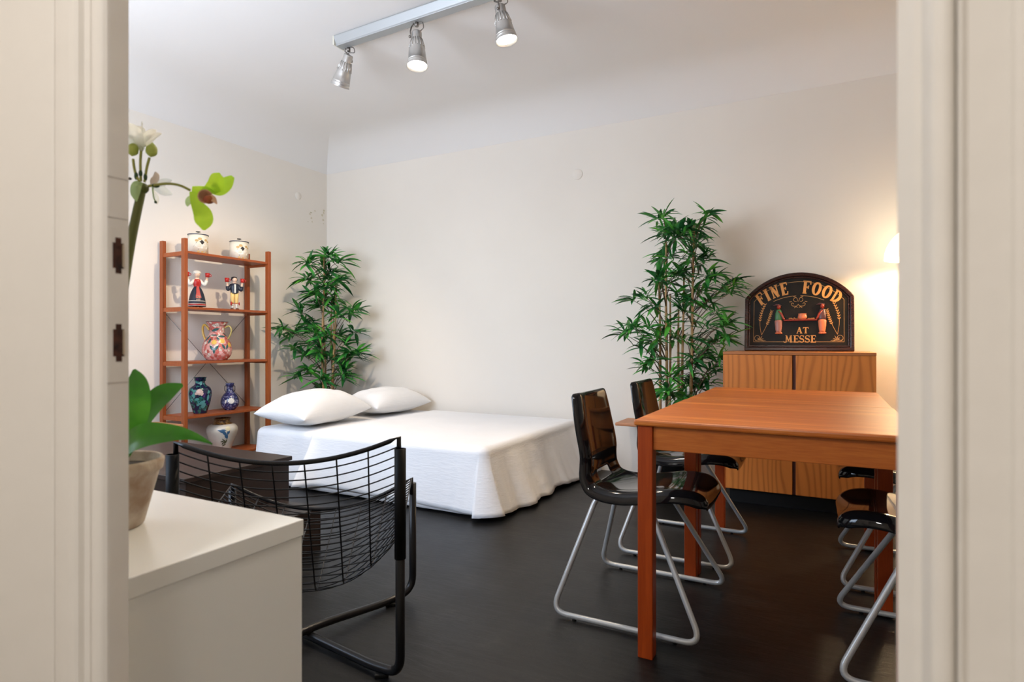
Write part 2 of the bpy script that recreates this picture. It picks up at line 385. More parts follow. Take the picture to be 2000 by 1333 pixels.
# ------------------------------------------------------------------ cabinet
cx, cy, cz = -0.561, 3.807, 0.092
cab = thing('storage_cabinet', 'low varnished pine cabinet with two wide doors against the back wall under the sign', 'cabinet', (cx, cy, 0))
bm = bmesh.new(); box(bm, (0, 0.019, cz), (0.8, 0.52, cz+0.812)); obj('carcass', bm, cab_m, cab, bevel=0.002)
bm = bmesh.new(); box(bm, (-0.001, 0.0, cz+0.812), (0.801, 0.522, cz+0.830)); obj('top_panel', bm, cab_edge_m, cab, bevel=0.002)
boxo('door', (0.000, 0.0, cz), (0.383, 0.018, cz+0.811), cab_m, cab, 0.003)
boxo('door', (0.401, 0.0, cz), (0.80, 0.018, cz+0.811), cab_m, cab, 0.003)
boxo('centre_gap', (0.384, 0.012, cz), (0.400, 0.0187, cz+0.811), cab_gap_m, cab)
boxo('plinth', (0.03, 0.06, 0), (0.77, 0.50, cz), rubber_m, cab)

# ------------------------------------------------------------------ sign board
gold = mat('gold_paint', (0.66, 0.30, 0.075), 0.5)
gold2 = mat('thin_gold_line', (0.42, 0.22, 0.07), 0.5)
signblk = mat('sign_black', (0.008, 0.008, 0.007), 0.45, spec=0.2, build=noisy((0.006, 0.007, 0.006), (0.018, 0.012, 0.008), 9, 60, 0.15))
frame_m = mat('mahogany_frame', (0.05, 0.012, 0.007), 0.22, build=wood((0.018, 0.005, 0.004), (0.07, 0.018, 0.010), 'X', 6))
red_m = mat('brick_red_relief', (0.30, 0.03, 0.012), 0.4); flesh_m = mat('terracotta_relief', (0.62, 0.17, 0.07), 0.45)
green_m = mat('green_relief', (0.05, 0.16, 0.06), 0.45); purple_m = mat('purple_brown_relief', (0.10, 0.035, 0.035), 0.35); pink_m = mat('mauve_relief', (0.42, 0.17, 0.13), 0.4)
SW, SH, SE = 0.675, 0.505, 0.345       # width, full height, height at the eaves
sgn = thing('wooden_sign', 'arched black FINE FOOD AT MESSE sign in a mahogany frame on the pine cabinet', 'sign', (-0.165, 4.155, cz+0.831))
sgn.rotation_euler = (math.radians(-7), 0, 0); sgn.scale = (0.926, 1, 1)
def arch(inset, n=28, hw=SW/2, e=SE, t=SH):
    """outline, x right, z up; shallow arc above the eaves"""
    hw2 = hw-inset; b = inset; h = t-e
    R = (hw*hw+h*h)/(2*h); zc = t-R; r2 = R-inset
    pts = [(-hw2, b)]
    a0 = math.asin(min(1, hw2/r2))
    for k in range(n+1):
        a = -a0+2*a0*k/n; pts.append((r2*math.sin(a), zc+r2*math.cos(a)))
    pts.append((hw2, b)); return pts
def plate(name, outer, inner, y0, y1, m, parent, bevel=0):
    """ring (or plate if inner None) in XZ extruded along y"""
    bm = bmesh.new()
    A = [bm.verts.new((x, y0, z)) for x, z in outer]; A2 = [bm.verts.new((x, y1, z)) for x, z in outer]; n = len(A)
    if inner is None:
        bm.faces.new(A); bm.faces.new(A2[::-1])
        for i in range(n): bm.faces.new((A[i], A[(i+1) % n], A2[(i+1) % n], A2[i]))
    else:
        B = [bm.verts.new((x, y0, z)) for x, z in inner]; B2 = [bm.verts.new((x, y1, z)) for x, z in inner]
        for i in range(n):
            j = (i+1) % n
            bm.faces.new((A[i], A[j], B[j], B[i])); bm.faces.new((A2[i], A2[j], B2[j], B2[i]))
            bm.faces.new((A[i], A[j], A2[j], A2[i])); bm.faces.new((B[i], B[j], B2[j], B2[i]))
    return obj(name, bm, m, parent, bevel=bevel)
plate('panel', arch(0.02), None, -0.002, 0.010, signblk, sgn)
fr = plate('frame', arch(0.0), arch(0.024), -0.014, 0.016, frame_m, sgn, 0.005)
plate('frame_bead', arch(0.026), arch(0.036), -0.008, -0.001, frame_m, fr, 0.002)
# thin gold border line with looping lower corners
bd = arch(0.058); bd2 = arch(0.0605)
plate('border_line', bd, bd2, -0.0032, -0.001, gold2, sgn)
def stroke2(bm, pts, wd, y=-0.0035, th=0.0018):
    """flat ribbon through 2D (x,z) points"""
    P = [Vector((p[0], p[1])) for p in pts]; n = len(P)
    ws = wd if isinstance(wd, (list, tuple)) else [wd]*n
    L, R = [], []
    for i in range(n):
        t = P[min(i+1, n-1)]-P[max(i-1, 0)]; t = t.normalized() if t.length > 1e-9 else Vector((1, 0)); nn = Vector((-t.y, t.x))
        L.append(P[i]+nn*ws[i]/2); R.append(P[i]-nn*ws[i]/2)
    def v(p, yy): return bm.verts.new((p.x, yy, p.y))
    a = [v(p, y) for p in L]; b = [v(p, y) for p in R]; a2 = [v(p, y+th) for p in L]; b2 = [v(p, y+th) for p in R]
    for i in range(n-1):
        bm.faces.new((a[i], a[i+1], b[i+1], b[i])); bm.faces.new((a[i], a[i+1], a2[i+1], a2[i])); bm.faces.new((b[i], b[i+1], b2[i+1], b2[i]))
    bm.faces.new((a[0], b[0], b2[0], a2[0])); bm.faces.new((a[-1], b[-1], b2[-1], a2[-1]))
def arcpts(cx_, cz_, r, a0, a1, n=12, rx=1.0): return [(cx_+rx*r*math.cos(math.radians(a0+(a1-a0)*k/n)), cz_+r*math.sin(math.radians(a0+(a1-a0)*k/n))) for k in range(n+1)]
# letters in a unit box (height 1): list of (points, width)
T, t_ = 0.22, 0.10
GL = {
 'F': (0.62, [([(0.17, 0), (0.17, 1)], T), ([(0.0, 0.04), (0.36, 0.04)], 0.09), ([(0.0, 0.96), (0.62, 0.96)], t_), ([(0.58, 0.99), (0.62, 0.74)], 0.09), ([(0.17, 0.5), (0.46, 0.52)], t_), ([(0.46, 0.64), (0.46, 0.38)], 0.08)]),
 'I': (0.36, [([(0.18, 0), (0.18, 1)], T), ([(0.0, 0.04), (0.36, 0.04)], 0.09), ([(0.0, 0.96), (0.36, 0.96)], 0.09)]),
 'N': (0.74, [([(0.14, 0), (0.14, 1)], 0.10), ([(0.14, 0.98), (0.60, 0.02)], T), ([(0.60, 0), (0.60, 1)], 0.10), ([(0.0, 0.04), (0.28, 0.04)], 0.08), ([(0.0, 0.96), (0.24, 0.96)], 0.08), ([(0.46, 0.96), (0.74, 0.96)], 0.08)]),
 'E': (0.62, [([(0.17, 0), (0.17, 1)], T), ([(0.0, 0.04), (0.62, 0.04)], t_), ([(0.0, 0.96), (0.6, 0.96)], t_), ([(0.56, 0.99), (0.6, 0.76)], 0.08), ([(0.57, 0.01), (0.62, 0.26)], 0.08), ([(0.17, 0.5), (0.44, 0.52)], t_), ([(0.45, 0.62), (0.45, 0.4)], 0.08)]),
 'O': (0.70, [(arcpts(0.35, 0.5, 0.46, 0, 360, 24, 0.60), [0.10+0.12*abs(math.cos(math.radians(15*k))) for k in range(25)])]),
 'D': (0.70, [([(0.15, 0), (0.15, 1)], 0.16), ([(0.0, 0.04), (0.2, 0.04)], 0.09), ([(0.0, 0.96), (0.2, 0.96)], 0.09), (arcpts(0.15, 0.5, 0.455, 90, -90, 14, 1.0), [0.10+0.12*abs(math.sin(PI*k/14)) for k in range(15)])]),
 'A': (0.78, [([(0.10, 0), (0.40, 1)], 0.11), ([(0.38, 1), (0.66, 0)], T), ([(0.2, 0.33), (0.56, 0.33)], 0.09), ([(0.0, 0.04), (0.24, 0.04)], 0.08), ([(0.48, 0.04), (0.8, 0.04)], 0.08)]),
 'T': (0.70, [([(0.35, 0), (0.35, 1)], T), ([(0.0, 0.96), (0.70, 0.96)], t_), ([(0.03, 0.98), (0.0, 0.74)], 0.08), ([(0.67, 0.98), (0.70, 0.74)], 0.08), ([(0.18, 0.04), (0.52, 0.04)], 0.09)]),
 'M': (1.0, [([(0.20, 0.02), (0.24, 1)], 0.11), ([(0.24, 0.98), (0.5, 0.2)], 0.17), ([(0.5, 0.2), (0.74, 0.98)], 0.09), ([(0.76, 1), (0.80, 0)], T), ([(0.66, 0.04), (0.98, 0.04)], 0.09), ([(0.10, 0.96), (0.3, 0.96)], 0.08), ([(0.7, 0.96), (0.92, 0.96)], 0.08), (arcpts(0.04, 0.14, 0.13, 150, 350, 8), 0.08)]),
 'S': (0.58, [(arcpts(0.29, 0.73, 0.23, 20, 180, 8)+arcpts(0.29, 0.73, 0.23, 190, 270, 4)+arcpts(0.29, 0.27, 0.23, 90, -20, 6)+arcpts(0.29, 0.27, 0.23, -30, -165, 8), [0.09]*9+[0.16, 0.18, 0.2, 0.2, 0.2]+[0.2, 0.2, 0.18, 0.17, 0.16, 0.14, 0.12]+[0.1]*9), ([(0.52, 0.72), (0.52, 0.98)], 0.07), ([(0.05, 0.02), (0.05, 0.28)], 0.07)]),
}
def letter(ch, fn, parent):
    wd_, strokes = GL[ch]; bm = bmesh.new()
    for pts, wd in strokes:
        q = []
        if len(pts) == 2:
            pts = [(pts[0][0]+(pts[1][0]-pts[0][0])*k/3, pts[0][1]+(pts[1][1]-pts[0][1])*k/3) for k in range(4)]
            if not isinstance(wd, list): wd = [wd]*4
        q = [fn(*p) for p in pts]
        s = (Vector(fn(0.5, 1.0))-Vector(fn(0.5, 0.0))).length
        stroke2(bm, q, [x*s for x in wd] if isinstance(wd, list) else wd*s, y=-0.0050, th=0.0035)
    return obj('letter', bm, gold, parent)
# curved top line FINE FOOD : centre of the text circle
RC, ZC = 0.400, -0.030
def arc_word(word, a_start, hgt, adv, r0=RC):
    a = a_start
    for ch in word:
        wd_ = GL[ch][0]*adv
        def fn(u, v, a=a, wd_=wd_, ch=ch):
            an = a+(u/GL[ch][0])*wd_; r = r0+v*hgt
            return (r*math.sin(an), ZC+r*math.cos(an))
        letter(ch, fn, sgn); a += wd_+0.035
arc_word('FINE', -0.615, 0.082, 0.155)
arc_word('FOOD', 0.075, 0.082, 0.163)
def line_word(word, xc, z, h, gap=0.10, sx=1.0):
    W_ = sum(GL[c][0] for c in word)+gap*(len(word)-1); x = xc-W_*h*sx/2
    for ch in word:
        def fn(u, v, x=x): return (x+u*h*sx, z+v*h)
        letter(ch, fn, sgn); x += (GL[ch][0]+gap)*h*sx
line_word('AT', 0.030, 0.112, 0.040, 0.12, 1.15)
line_word('MESSE', 0.016, 0.054, 0.046, 0.10, 1.10)
# scroll ornament, inner arc, ears of wheat, corner sprays
bm = bmesh.new()
for s in (-1, 1):
    stroke2(bm, [(s*x+0.004, z) for x, z in arcpts(0, -0.03, 0.385, 66, 88, 12, 1.0)], 0.0028)
    stroke2(bm, [(s*x+0.004, z) for x, z in smoothprof([(0.002, 0.318), (0.012, 0.343), (0.03, 0.35), (0.013, 0.355)], 4)], 0.0025)
    stroke2(bm, [(s*x+0.004, z) for x, z in arcpts(0.017, 0.330, 0.012, -120, 200, 12)], 0.0028)
    stroke2(bm, [(s*x+0.004, z) for x, z in smoothprof([(0.0, 0.30), (0.012, 0.288), (0.036, 0.290), (0.043, 0.303), (0.034, 0.309), (0.028, 0.301)], 4)], 0.003)
    stroke2(bm, [(s*x+0.004, z) for x, z in [(0.04, 0.318), (0.055, 0.316)]], 0.004)
    stroke2(bm, [(s*x+0.004, z) for x, z in smoothprof([(0.004, 0.278), (0.014, 0.284), (0.024, 0.276)], 4)], 0.003)
obj('scroll_ornament', bm, gold2, sgn)
def wheat(x0, z0, x1, z1, bend, n=8):
    bm = bmesh.new()
    a, b = Vector((x0, z0)), Vector((x1, z1)); d = (b-a); nn = Vector((-d.y, d.x)).normalized()
    P = [a+d*t+nn*bend*math.sin(PI*t) for t in [k/10 for k in range(11)]]
    stroke2(bm, [(p.x, p.y) for p in P], 0.0022)
    for k in range(n):
        t = 0.45+0.55*k/(n-1); p = a+d*t+nn*bend*math.sin(PI*t); tg = (d.normalized()+nn*bend*3*math.cos(PI*t)).normalized(); sd = Vector((-tg.y, tg.x))
        for s in (-1, 1):
            q = p+(tg*0.9+sd*s*0.75)*0.013
            m = (p+q)/2; stroke2(bm, [(p.x, p.y), (m.x, m.y), (q.x, q.y)], [0.001, 0.005, 0.0012])
    return obj('wheat_ear', bm, gold, sgn)
wheat(-0.228, 0.105, -0.207, 0.30, 0.020); wheat(-0.226, 0.105, -0.165, 0.255, -0.006)
wheat(0.240, 0.105, 0.215, 0.310, -0.022); wheat(0.240, 0.105, 0.180, 0.255, 0.006)
for s in (-1, 1):
    bm = bmesh.new()
    for k, (a, r) in enumerate([(20, 0.026), (60, 0.03), (100, 0.026), (140, 0.022), (-20, 0.03), (180, 0.018)]):
        an = math.radians(a); c0 = Vector((0.238, 0.072)); q = c0+Vector((-math.cos(an), math.sin(an)))*r; m = (c0+q)/2
        stroke2(bm, [(s*c0.x, c0.y), (s*m.x, m.y), (s*q.x, q.y)], [0.001, 0.006, 0.001])
    stroke2(bm, [(s*x, z) for x, z in arcpts(0.255, 0.082, 0.018, -110, 170, 12)], 0.0028)
    stroke2(bm, [(s*x, z) for x, z in smoothprof([(0.20, 0.066), (0.225, 0.070), (0.25, 0.064), (0.272, 0.075)], 4)], 0.0025)
    obj('corner_spray', bm, gold2, sgn)
# two carved cooks carrying a tray
n_before = set(sgn.children)
def cook(s, xc, shirt, pants, name='carved_cook'):
    bm = bmesh.new(); ball(bm, (xc, -0.010, 0.243), 0.013, 8, sz=1.25); ball(bm, (xc-s*0.001, -0.016, 0.240), 0.005, 6)
    tube(bm, [(xc-s*0.001, -0.008, 0.215), (xc+s*0.018, -0.012, 0.195), (xc+s*0.030, -0.013, 0.168), (xc+s*0.036 if s > 0 else xc+s*0.036, -0.014, 0.162)], [0.008, 0.008, 0.006, 0.006], 8)
    o = obj(name, bm, red_m, sgn, smooth=True)
    for k, dx in enumerate((-0.008, 0.010)):
        bm = bmesh.new(); ball(bm, (xc+dx, -0.008, 0.074), 0.010, 6, sx=1.5, sz=0.65); obj('shoe', bm, flesh_m, o, smooth=True)
    bm = bmesh.new(); lathe(bm, [(0.010, 0.145), (0.022, 0.150), (0.025, 0.175), (0.022, 0.20), (0.016, 0.222), (0.007, 0.230)], 14, (xc, -0.007, 0), M=Matrix.Diagonal((1.0, 0.45, 1, 1)))
    obj('jacket', bm, shirt, o, smooth=True)
    bm = bmesh.new(); lathe(bm, [(0.016, 0.078), (0.019, 0.09), (0.023, 0.12), (0.026, 0.150), (0.02, 0.160)], 14, (xc, -0.007, 0), M=Matrix.Diagonal((1.0, 0.5, 1, 1)))
    obj('trousers', bm, pants, o, smooth=True)
    bm = bmesh.new(); ball(bm, (xc-0.004, -0.010, 0.256), 0.018, 8, sx=1.25, sy=0.55, sz=0.35, M=Matrix.Rotation(math.radians(12), 3, 'Y')); ball(bm, (xc-0.020, -0.010, 0.254), 0.011, 6, sx=1.5, sy=0.5, sz=0.3)
    obj('hat', bm, purple_m, o, smooth=True)
cook(1, -0.118, green_m, pink_m); cook(-1, 0.150, purple_m, flesh_m)
bm = bmesh.new(); box(bm, (-0.085, -0.022, 0.152), (0.120, -0.002, 0.159)); obj('tray', bm, red_m, sgn, bevel=0.001)
bm = bmesh.new(); lathe(bm, smoothprof([(0.014, 0.159), (0.025, 0.165), (0.028, 0.178), (0.024, 0.19), (0.026, 0.196), (0.022, 0.197)], 3), 18, (0.030, -0.012, 0), M=Matrix.Diagonal((1, 0.5, 1, 1))); obj('soup_pot', bm, flesh_m, sgn, smooth=True)
bm = bmesh.new(); random.seed(3)
for k in range(7): ball(bm, (-0.050+0.010*k+0*random.uniform(-0.022, 0.022), -0.010, 0.163+random.uniform(0, 0.006)), 0.006, 6)
obj('carved_food', bm, mat('ochre_relief_bread', (0.35, 0.13, 0.04), 0.5), sgn, smooth=True); bm = bmesh.new()
for k in range(4): ball(bm, (0.068+0.010*k, -0.010, 0.163+random.uniform(0, 0.003)), 0.005, 6, sx=1.8)
obj('carved_food', bm, mat('ochre_relief', (0.35, 0.13, 0.04), 0.5), sgn, smooth=True)

for o_ in sgn.children:
    if o_ not in n_before: o_.location.z += 0.040
# ------------------------------------------------------------------ dome lamp
lx, ly, lz = 0.487, 4.04, 1.452
lamp = thing('floor_lamp', 'lit white dome floor lamp standing behind the door frame by the back wall', 'lamp', (lx, ly, 0))
def glow(col, st):
    def f(nt, b):
        b.inputs['Emission Color'].default_value = (*col, 1); b.inputs['Emission Strength'].default_value = st
    return f
shade_m = mat('lit_opal_shade', (0.9, 0.85, 0.75), 0.4, build=glow((1.0, 0.80, 0.52), 3.6))
bm = bmesh.new(); lathe(bm, [(0.195*math.cos(a), 0.195*math.sin(a)) for a in [k/14*PI/2*0.97 for k in range(15)]]+[(0, 0.196)], 40, (0, 0, lz), caps=False); obj('lamp_shade', bm, shade_m, lamp, smooth=True, solid=0.004)
bm = bmesh.new(); tube(bm, [(0, 0, 0.02), (0, 0, lz+0.11)], 0.011, 10); obj('pole', bm, alu_m, lamp)
bm = bmesh.new(); lathe(bm, [(0.14, 0), (0.14, 0.012), (0.13, 0.02), (0.012, 0.026), (0.012, 0.03)], 32); obj('base', bm, alu_m, lamp)
bm = bmesh.new(); ball(bm, (0.0, 0, lz+0.145), 0.028, 10); obj('bulb', bm, shade_m, lamp, smooth=True)
def pt(name, loc, power, col, r=0.03, parent=None):
    l = bpy.data.lights.new(name, 'POINT'); l.energy = power; l.color = col; l.shadow_soft_size = r
    o = bpy.data.objects.new(name, l); C.objects.link(o); o.location = loc
    if parent: o.parent = parent
    return o
pt('lamp_bulb_light', (0.0, -0.02, lz+0.065), 19, (1.0, 0.72, 0.42), 0.03, lamp)

# ------------------------------------------------------------------ ceiling track with three spot heads and an added fill head
TZ = H-0.06
ta, tb = Vector((-2.665, 2.745, 0)), Vector((-0.35, 2.69, 0))
trk = thing('lighting_track', 'long grey metal lighting track screwed to the white ceiling', 'lighting track', (0, 0, 0))
dv = (tb-ta).normalized(); rot = Matrix.Rotation(math.atan2(dv.y, dv.x), 4, 'Z')
Mt = Matrix.Translation(ta) @ rot; LT = (tb-ta).length
bm = bmesh.new()
prof = [(-0.035, H), (-0.048, H-0.004), (-0.048, H-0.010), (-0.030, TZ+0.010), (-0.028, TZ), (0.028, TZ), (0.030, TZ+0.010), (0.048, H-0.010), (0.048, H-0.004), (0.035, H)]
for k in range(1):
    A = [bm.verts.new(Mt @ Vector((0, y, z))) for y, z in prof]; B = [bm.verts.new(Mt @ Vector((LT, y, z))) for y, z in prof]; n = len(prof)
    for i in range(n): bm.faces.new((A[i], A[(i+1) % n], B[(i+1) % n], B[i]))
    bm.faces.new(A); bm.faces.new(B[::-1])
obj('rail', bm, track_m, trk, bevel=0.002)
bm = bmesh.new(); box(bm, (-0.012, -0.045, TZ+0.002), (0.0, 0.045, H), M=Mt); obj('end_cap', bm, mat('yellowed_white_cap', (0.7, 0.66, 0.55), 0.5), trk, bevel=0.004)
def spot_head(name, label, base, tip, power, lit):
    base, tip = Vector(base), Vector(tip); ax = (tip-base).normalized()
    t = thing(name, label, 'spotlight', (base.x, base.y, TZ), group='spot heads on the ceiling track')
    o0 = Vector((base.x, base.y, TZ)); b = base-o0
    q = ax.to_track_quat('Z', 'Y').to_matrix().to_4x4(); L = (tip-base).length
    M = Matrix.Translation(b) @ q
    r = 0.060
    def ml(bmx, prof, n=28, mi=0, caps=True):
        pts = bmesh.new(); lathe(bmx, prof, n, M=M, caps=caps, mi=mi); pts.free()
    bm = bmesh.new()
    ml(bm, [(0.0, 0.0), (0.026, 0.0), (0.029, 0.006), (0.029, 0.045), (0.034, 0.06), (0.041, 0.085), (0.047, 0.12), (0.053, L-0.035), (0.0545, L-0.034), (0.0545, L-0.030), (0.053, L-0.029), (0.0545, L-0.025), (0.056, L-0.022), (0.0565, L-0.018), (0.055, L-0.016), (0.058, L-0.004), (r, L), (r-0.003, L), (0.050, L-0.03), (0.03, L-0.05), (0, L-0.05)], caps=False)
    obj('housing', bm, alu_m, t, smooth=False)
    bm = bmesh.new()
    for k in range(16):
        a = 2*PI*k/16
        tube(bm, [M @ Vector((0.0305*math.cos(a), 0.0305*math.sin(a), 0.045)), M @ Vector((0.045*math.cos(a), 0.045*math.sin(a), 0.098))], 0.0028, 5)
    obj('cooling_fins', bm, alu_m, t)
    if lit:
        bm = bmesh.new(); ml(bm, [(0, L-0.010), (0.025, L-0.009), (0.052, L-0.012), (0.052, L-0.016), (0, L-0.016)], caps=False)
        obj('lamp_glass', bm, lens_m, t, smooth=True)
    else:
        bm = bmesh.new(); ml(bm, [(0, L-0.020), (0.045, L-0.021), (0.045, L-0.025), (0, L-0.025)], caps=False); obj('lamp_glass', bm, lens_m, t)
    bm = bmesh.new(); ys = M @ Vector((-0.034, 0, 0.03)); tube(bm, fillet([(-0.02, 0, 0), (-0.035, 0, -0.012), Vector((ys.x-0.004, ys.y, ys.z+0.03)), ys], 0.01), 0.004, 8)
    ball(bm, ys+Vector((-0.006, 0, 0)), 0.008, 8)
    obj('bracket', bm, steel_m, t)
    bm = bmesh.new(); tube(bm, [(0, 0, 0), (0, 0, -0.022)], 0.011, 12); obj('stem', bm, steel_m, t)
    bm = bmesh.new(); e = M @ Vector((0.010, 0, 0.0)); tube(bm, [Vector(p) for p in smoothprof([(0.012, 0, 0), (0.040, 0, -0.010), (0.046, 0, -0.040), tuple(e+Vector((0.012, 0, 0.006))), tuple(e)], 5)], 0.003, 6); obj('cable', bm, steel_m, t)
    if power:
        l = bpy.data.lights.new('spot_light', 'SPOT'); l.energy = power; l.color = (1.0, 0.79, 0.56); l.spot_size = math.radians(100); l.spot_blend = 0.8; l.shadow_soft_size = 0.035
        o = bpy.data.objects.new('spot_light', l); C.objects.link(o); o.parent = t; o.location = M @ Vector((0, 0, L+0.004)); o.rotation_euler = (-ax).to_track_quat('Z', 'Y').to_euler()
    return t
lens_m = mat('lit_lens', (1, 0.95, 0.85), 0.3, build=glow((1.0, 0.93, 0.80), 30))
def hd(px0, py0, px1, py1, d0, d1): return at(px0, py0, d0), at(px1, py1, d1)
b, t = hd(681, 107, 664, 168, 3.67, 3.74); spot_head('spotlight', 'aluminium spotlight at the far left end of the ceiling track, turned to the shelf wall', b, t, 62, True)
b, t = hd(814, 63, 815, 130, 3.38, 3.35); spot_head('spotlight', 'aluminium spotlight second from the left end of the track, glowing straight down', b, t, 25, True)
b, t = hd(976, 12, 990, 80, 3.13, 3.12); spot_head('spotlight', 'lit aluminium spotlight nearest the top edge, third along the track', b, t, 35, True)
spot_head('spotlight', 'unseen fill spotlight added at the right end of the track, turned towards the doorway', (-0.52, 2.695, TZ-0.05), (-0.545, 2.575, TZ-0.18), 75, True)  # extra head out of view, added to brighten the console and flowers

# ------------------------------------------------------------------ black shell chairs
def make_chair(label):
    t = thing('shell_chair', label, 'chair', group='black shell chairs round the tables')
    prof = smoothprof([(-0.240, 0.762, 0.150), (-0.234, 0.780, 0.160), (-0.218, 0.784, 0.168), (-0.209, 0.760, 0.176), (-0.191, 0.67, 0.190), (-0.171, 0.575, 0.190), (-0.170, 0.53, 0.188), (-0.168, 0.490, 0.195), (-0.150, 0.456, 0.203), (-0.105, 0.440, 0.210), (-0.03, 0.438, 0.214), (0.06, 0.452, 0.214), (0.14, 0.466, 0.210), (0.205, 0.462, 0.196), (0.240, 0.445, 0.176), (0.254, 0.420, 0.155), (0.250, 0.398, 0.140)], 3)
    bm = bmesh.new(); n = 24; rows = []
    P = [Vector((p[0], 0, p[1])) for p in prof]
    for i, (x, z, wd) in enumerate(prof):
        tg = (P[min(i+1, len(P)-1)]-P[max(i-1, 0)]).normalized(); nr = Vector((-tg.z, 0, tg.x))
        if i < 9: nr = Vector((1, 0, 0.3)).normalized()
        elif nr.x < 0 and P[i].z > 0.5: nr = -nr
        elif nr.z < 0 and P[i].z <= 0.5: nr = -nr
        if i > len(P)-10: nr = Vector((0.2, 0, 1)).normalized()
        row = []
        s = i/(len(prof)-1)
        for k in range(n+1):
            v = -1+2*k/n; av = abs(v)
            dish = 0.020*av**2.2*(1 if s < 0.5 else 0.8)
            lip = (0.034+0.014*min(1, s*1.6))*max(0, (av-0.80)/0.20)**1.5
            yy = wd*(v if av < 0.80 else math.copysign(0.80+0.20*math.sin((av-0.80)/0.20*PI/2)*0.72, v))
            tp = min(1.0, 0.15+max(0, i-1)/7.0, 0.15+max(0, len(prof)-2-i)/7.0)
            off = dish-lip*tp
            row.append(bm.verts.new(P[i]+nr*off+Vector((0, yy, 0))))
        rows.append(row)
    # curled top rim
    for i in range(len(rows)-1):
        for k in range(n):
            zc = P[i].z; s = i/(len(prof)-1)
            if 21 <= i <= 23 and 8 <= k <= 15: continue            # the slot between seat and backrest
            f = bm.faces.new((rows[i][k], rows[i][k+1], rows[i+1][k+1], rows[i+1][k])); f.smooth = True
    obj('seat_shell', bm, black_plastic, t, smooth=True, solid=0.006, sub=1)
    for s in (-1, 1):
        bm = bmesh.new()
        pts = fillet([(-0.02, s*0.125, 0.415), (-0.135, s*0.130, 0.425), (-0.262, s*0.268, 0.0135), (0.262, s*0.268, 0.0135), (0.052, s*0.130, 0.405), (-0.02, s*0.128, 0.412)], 0.060, 8)
        tube(bm, pts, 0.0098, 10); fr_ = obj('sled_leg', bm, grey_tube, t)
        for x in (-0.175, 0.175):
            bm = bmesh.new(); tube(bm, [(x, s*0.268, 0.0), (x, s*0.268, 0.012)], 0.0075, 8)
            obj('floor_glide', bm, rubber_m, fr_)
    bm = bmesh.new()
    box(bm, (-0.10, -0.135, 0.408), (0.06, -0.115, 0.436)); box(bm, (-0.10, 0.115, 0.408), (0.06, 0.135, 0.436)); box(bm, (-0.06, -0.12, 0.412), (0.03, 0.12, 0.420))
    obj('mounting_plate', bm, mat('pale_grey_plate', (0.45, 0.46, 0.44), 0.4), t, bevel=0.003)
    return t
ch = make_chair('black shell chair at the left end of the nearest table, its back fully in view')
ch.location = (-0.612, 2.221, 0)
dup(ch, (-0.605, 2.945, 0), 0.0, 'black shell chair on the left behind the first one, mostly hidden by the tabletop')
dup(ch, (0.285, 2.221, 0), PI, 'black shell chair under the right side, its rounded seat beside the door frame')
dup(ch, (0.300, 2.975, 0), PI, 'black shell chair tucked under the far right side, only its seat tip and runner showing')

# ------------------------------------------------------------------ black wire lounge chair
wc = thing('wire_lounge_chair', 'black wire lounge chair with slung seat standing behind the white console', 'lounge chair', (-1.500, 1.410, 0), math.radians(36.2))
hw_, hd_, hf_ = 0.305, 0.290, 0.328
BZ, FZ = 0.706, 0.460
pR = 0.0135
for (sx, sy, zt), (sx2, sy2, zt2) in ((((1, -1, BZ-0.03)), (-1, 1, FZ-0.02)), ((-1, -1, BZ-0.03), (1, 1, FZ-0.02))):
    bm = bmesh.new()
    zf = 0.016 if sx > 0 else 0.028
    pts = fillet([(sx*hw_, sy*hd_, zt), (sx*hw_, sy*hd_, 0.030), (sx*hw_*0.75, sy*hd_*0.75, 0.016), (0, 0, 0.018 if sx > 0 else 0.044), (sx2*hw_*0.75, sy2*hd_*0.75, 0.016), (sx2*hf_, sy2*hd_, 0.030), (sx2*hf_, sy2*hd_, zt2)], 0.085, 8)
    tube(bm, pts, pR, 12); fo = obj('frame_tube', bm, black_tube, wc)
    for a, b in ((sx, sy), (sx2, sy2)):
        bm = bmesh.new(); box(bm, (a*hw_*0.82-0.02, b*hd_*0.82-0.02, 0), (a*hw_*0.82+0.02, b*hd_*0.82+0.02, 0.012))
        obj('floor_glide', bm, rubber_m, fo, bevel=0.003)
def S(u, v):
    """sling surface: v 0 back rail .. 1 front rail, u -1..1"""
    q = 1-u*u
    A = Vector((u*(hw_-0.004), -hd_+0.012-0.030*q, BZ-0.060*q))
    zc = 0.195+0.20*abs(u)**2.4
    Cc = Vector((u*(hw_-0.006), -hd_+0.045+0.12*q, zc))
    B = Vector((u*(hf_-0.004), hd_-0.010, FZ-0.105*q))
    L1 = (A-Cc).length; L2 = (B-Cc).length; tot = L1+L2; s = v*tot
    r = 0.05
    if s < L1-r: return A+(Cc-A)*(s/L1)
    if s > L1+r: return Cc+(B-Cc)*((s-L1)/L2)
    t = (s-(L1-r))/(2*r); p0 = A+(Cc-A)*((L1-r)/L1); p2 = Cc+(B-Cc)*(r/L2)
    return p0*(1-t)**2+Cc*2*t*(1-t)+p2*t*t
for v in (0.0, 1.0):
    bm = bmesh.new()
    pts = [S(-1+2*k/24, v) for k in range(25)]
    dz = Vector((0, 0, -0.06))
    tube(bm, [pts[0]+dz, pts[0]]+pts[1:-1]+[pts[-1], pts[-1]+dz], 0.0072, 8); obj('rail', bm, black_tube, wc)
bm = bmesh.new()
for k in range(31): 
    v = (k+1)/32; tube(bm, [S(-1+2*j/20, v) for j in range(21)], 0.0021, 5)
for j in range(8):
    u = -1+2*j/7; tube(bm, [S(u, k/36) for k in range(37)], 0.0024, 5)
obj('wire_sling', bm, black_tube, wc)
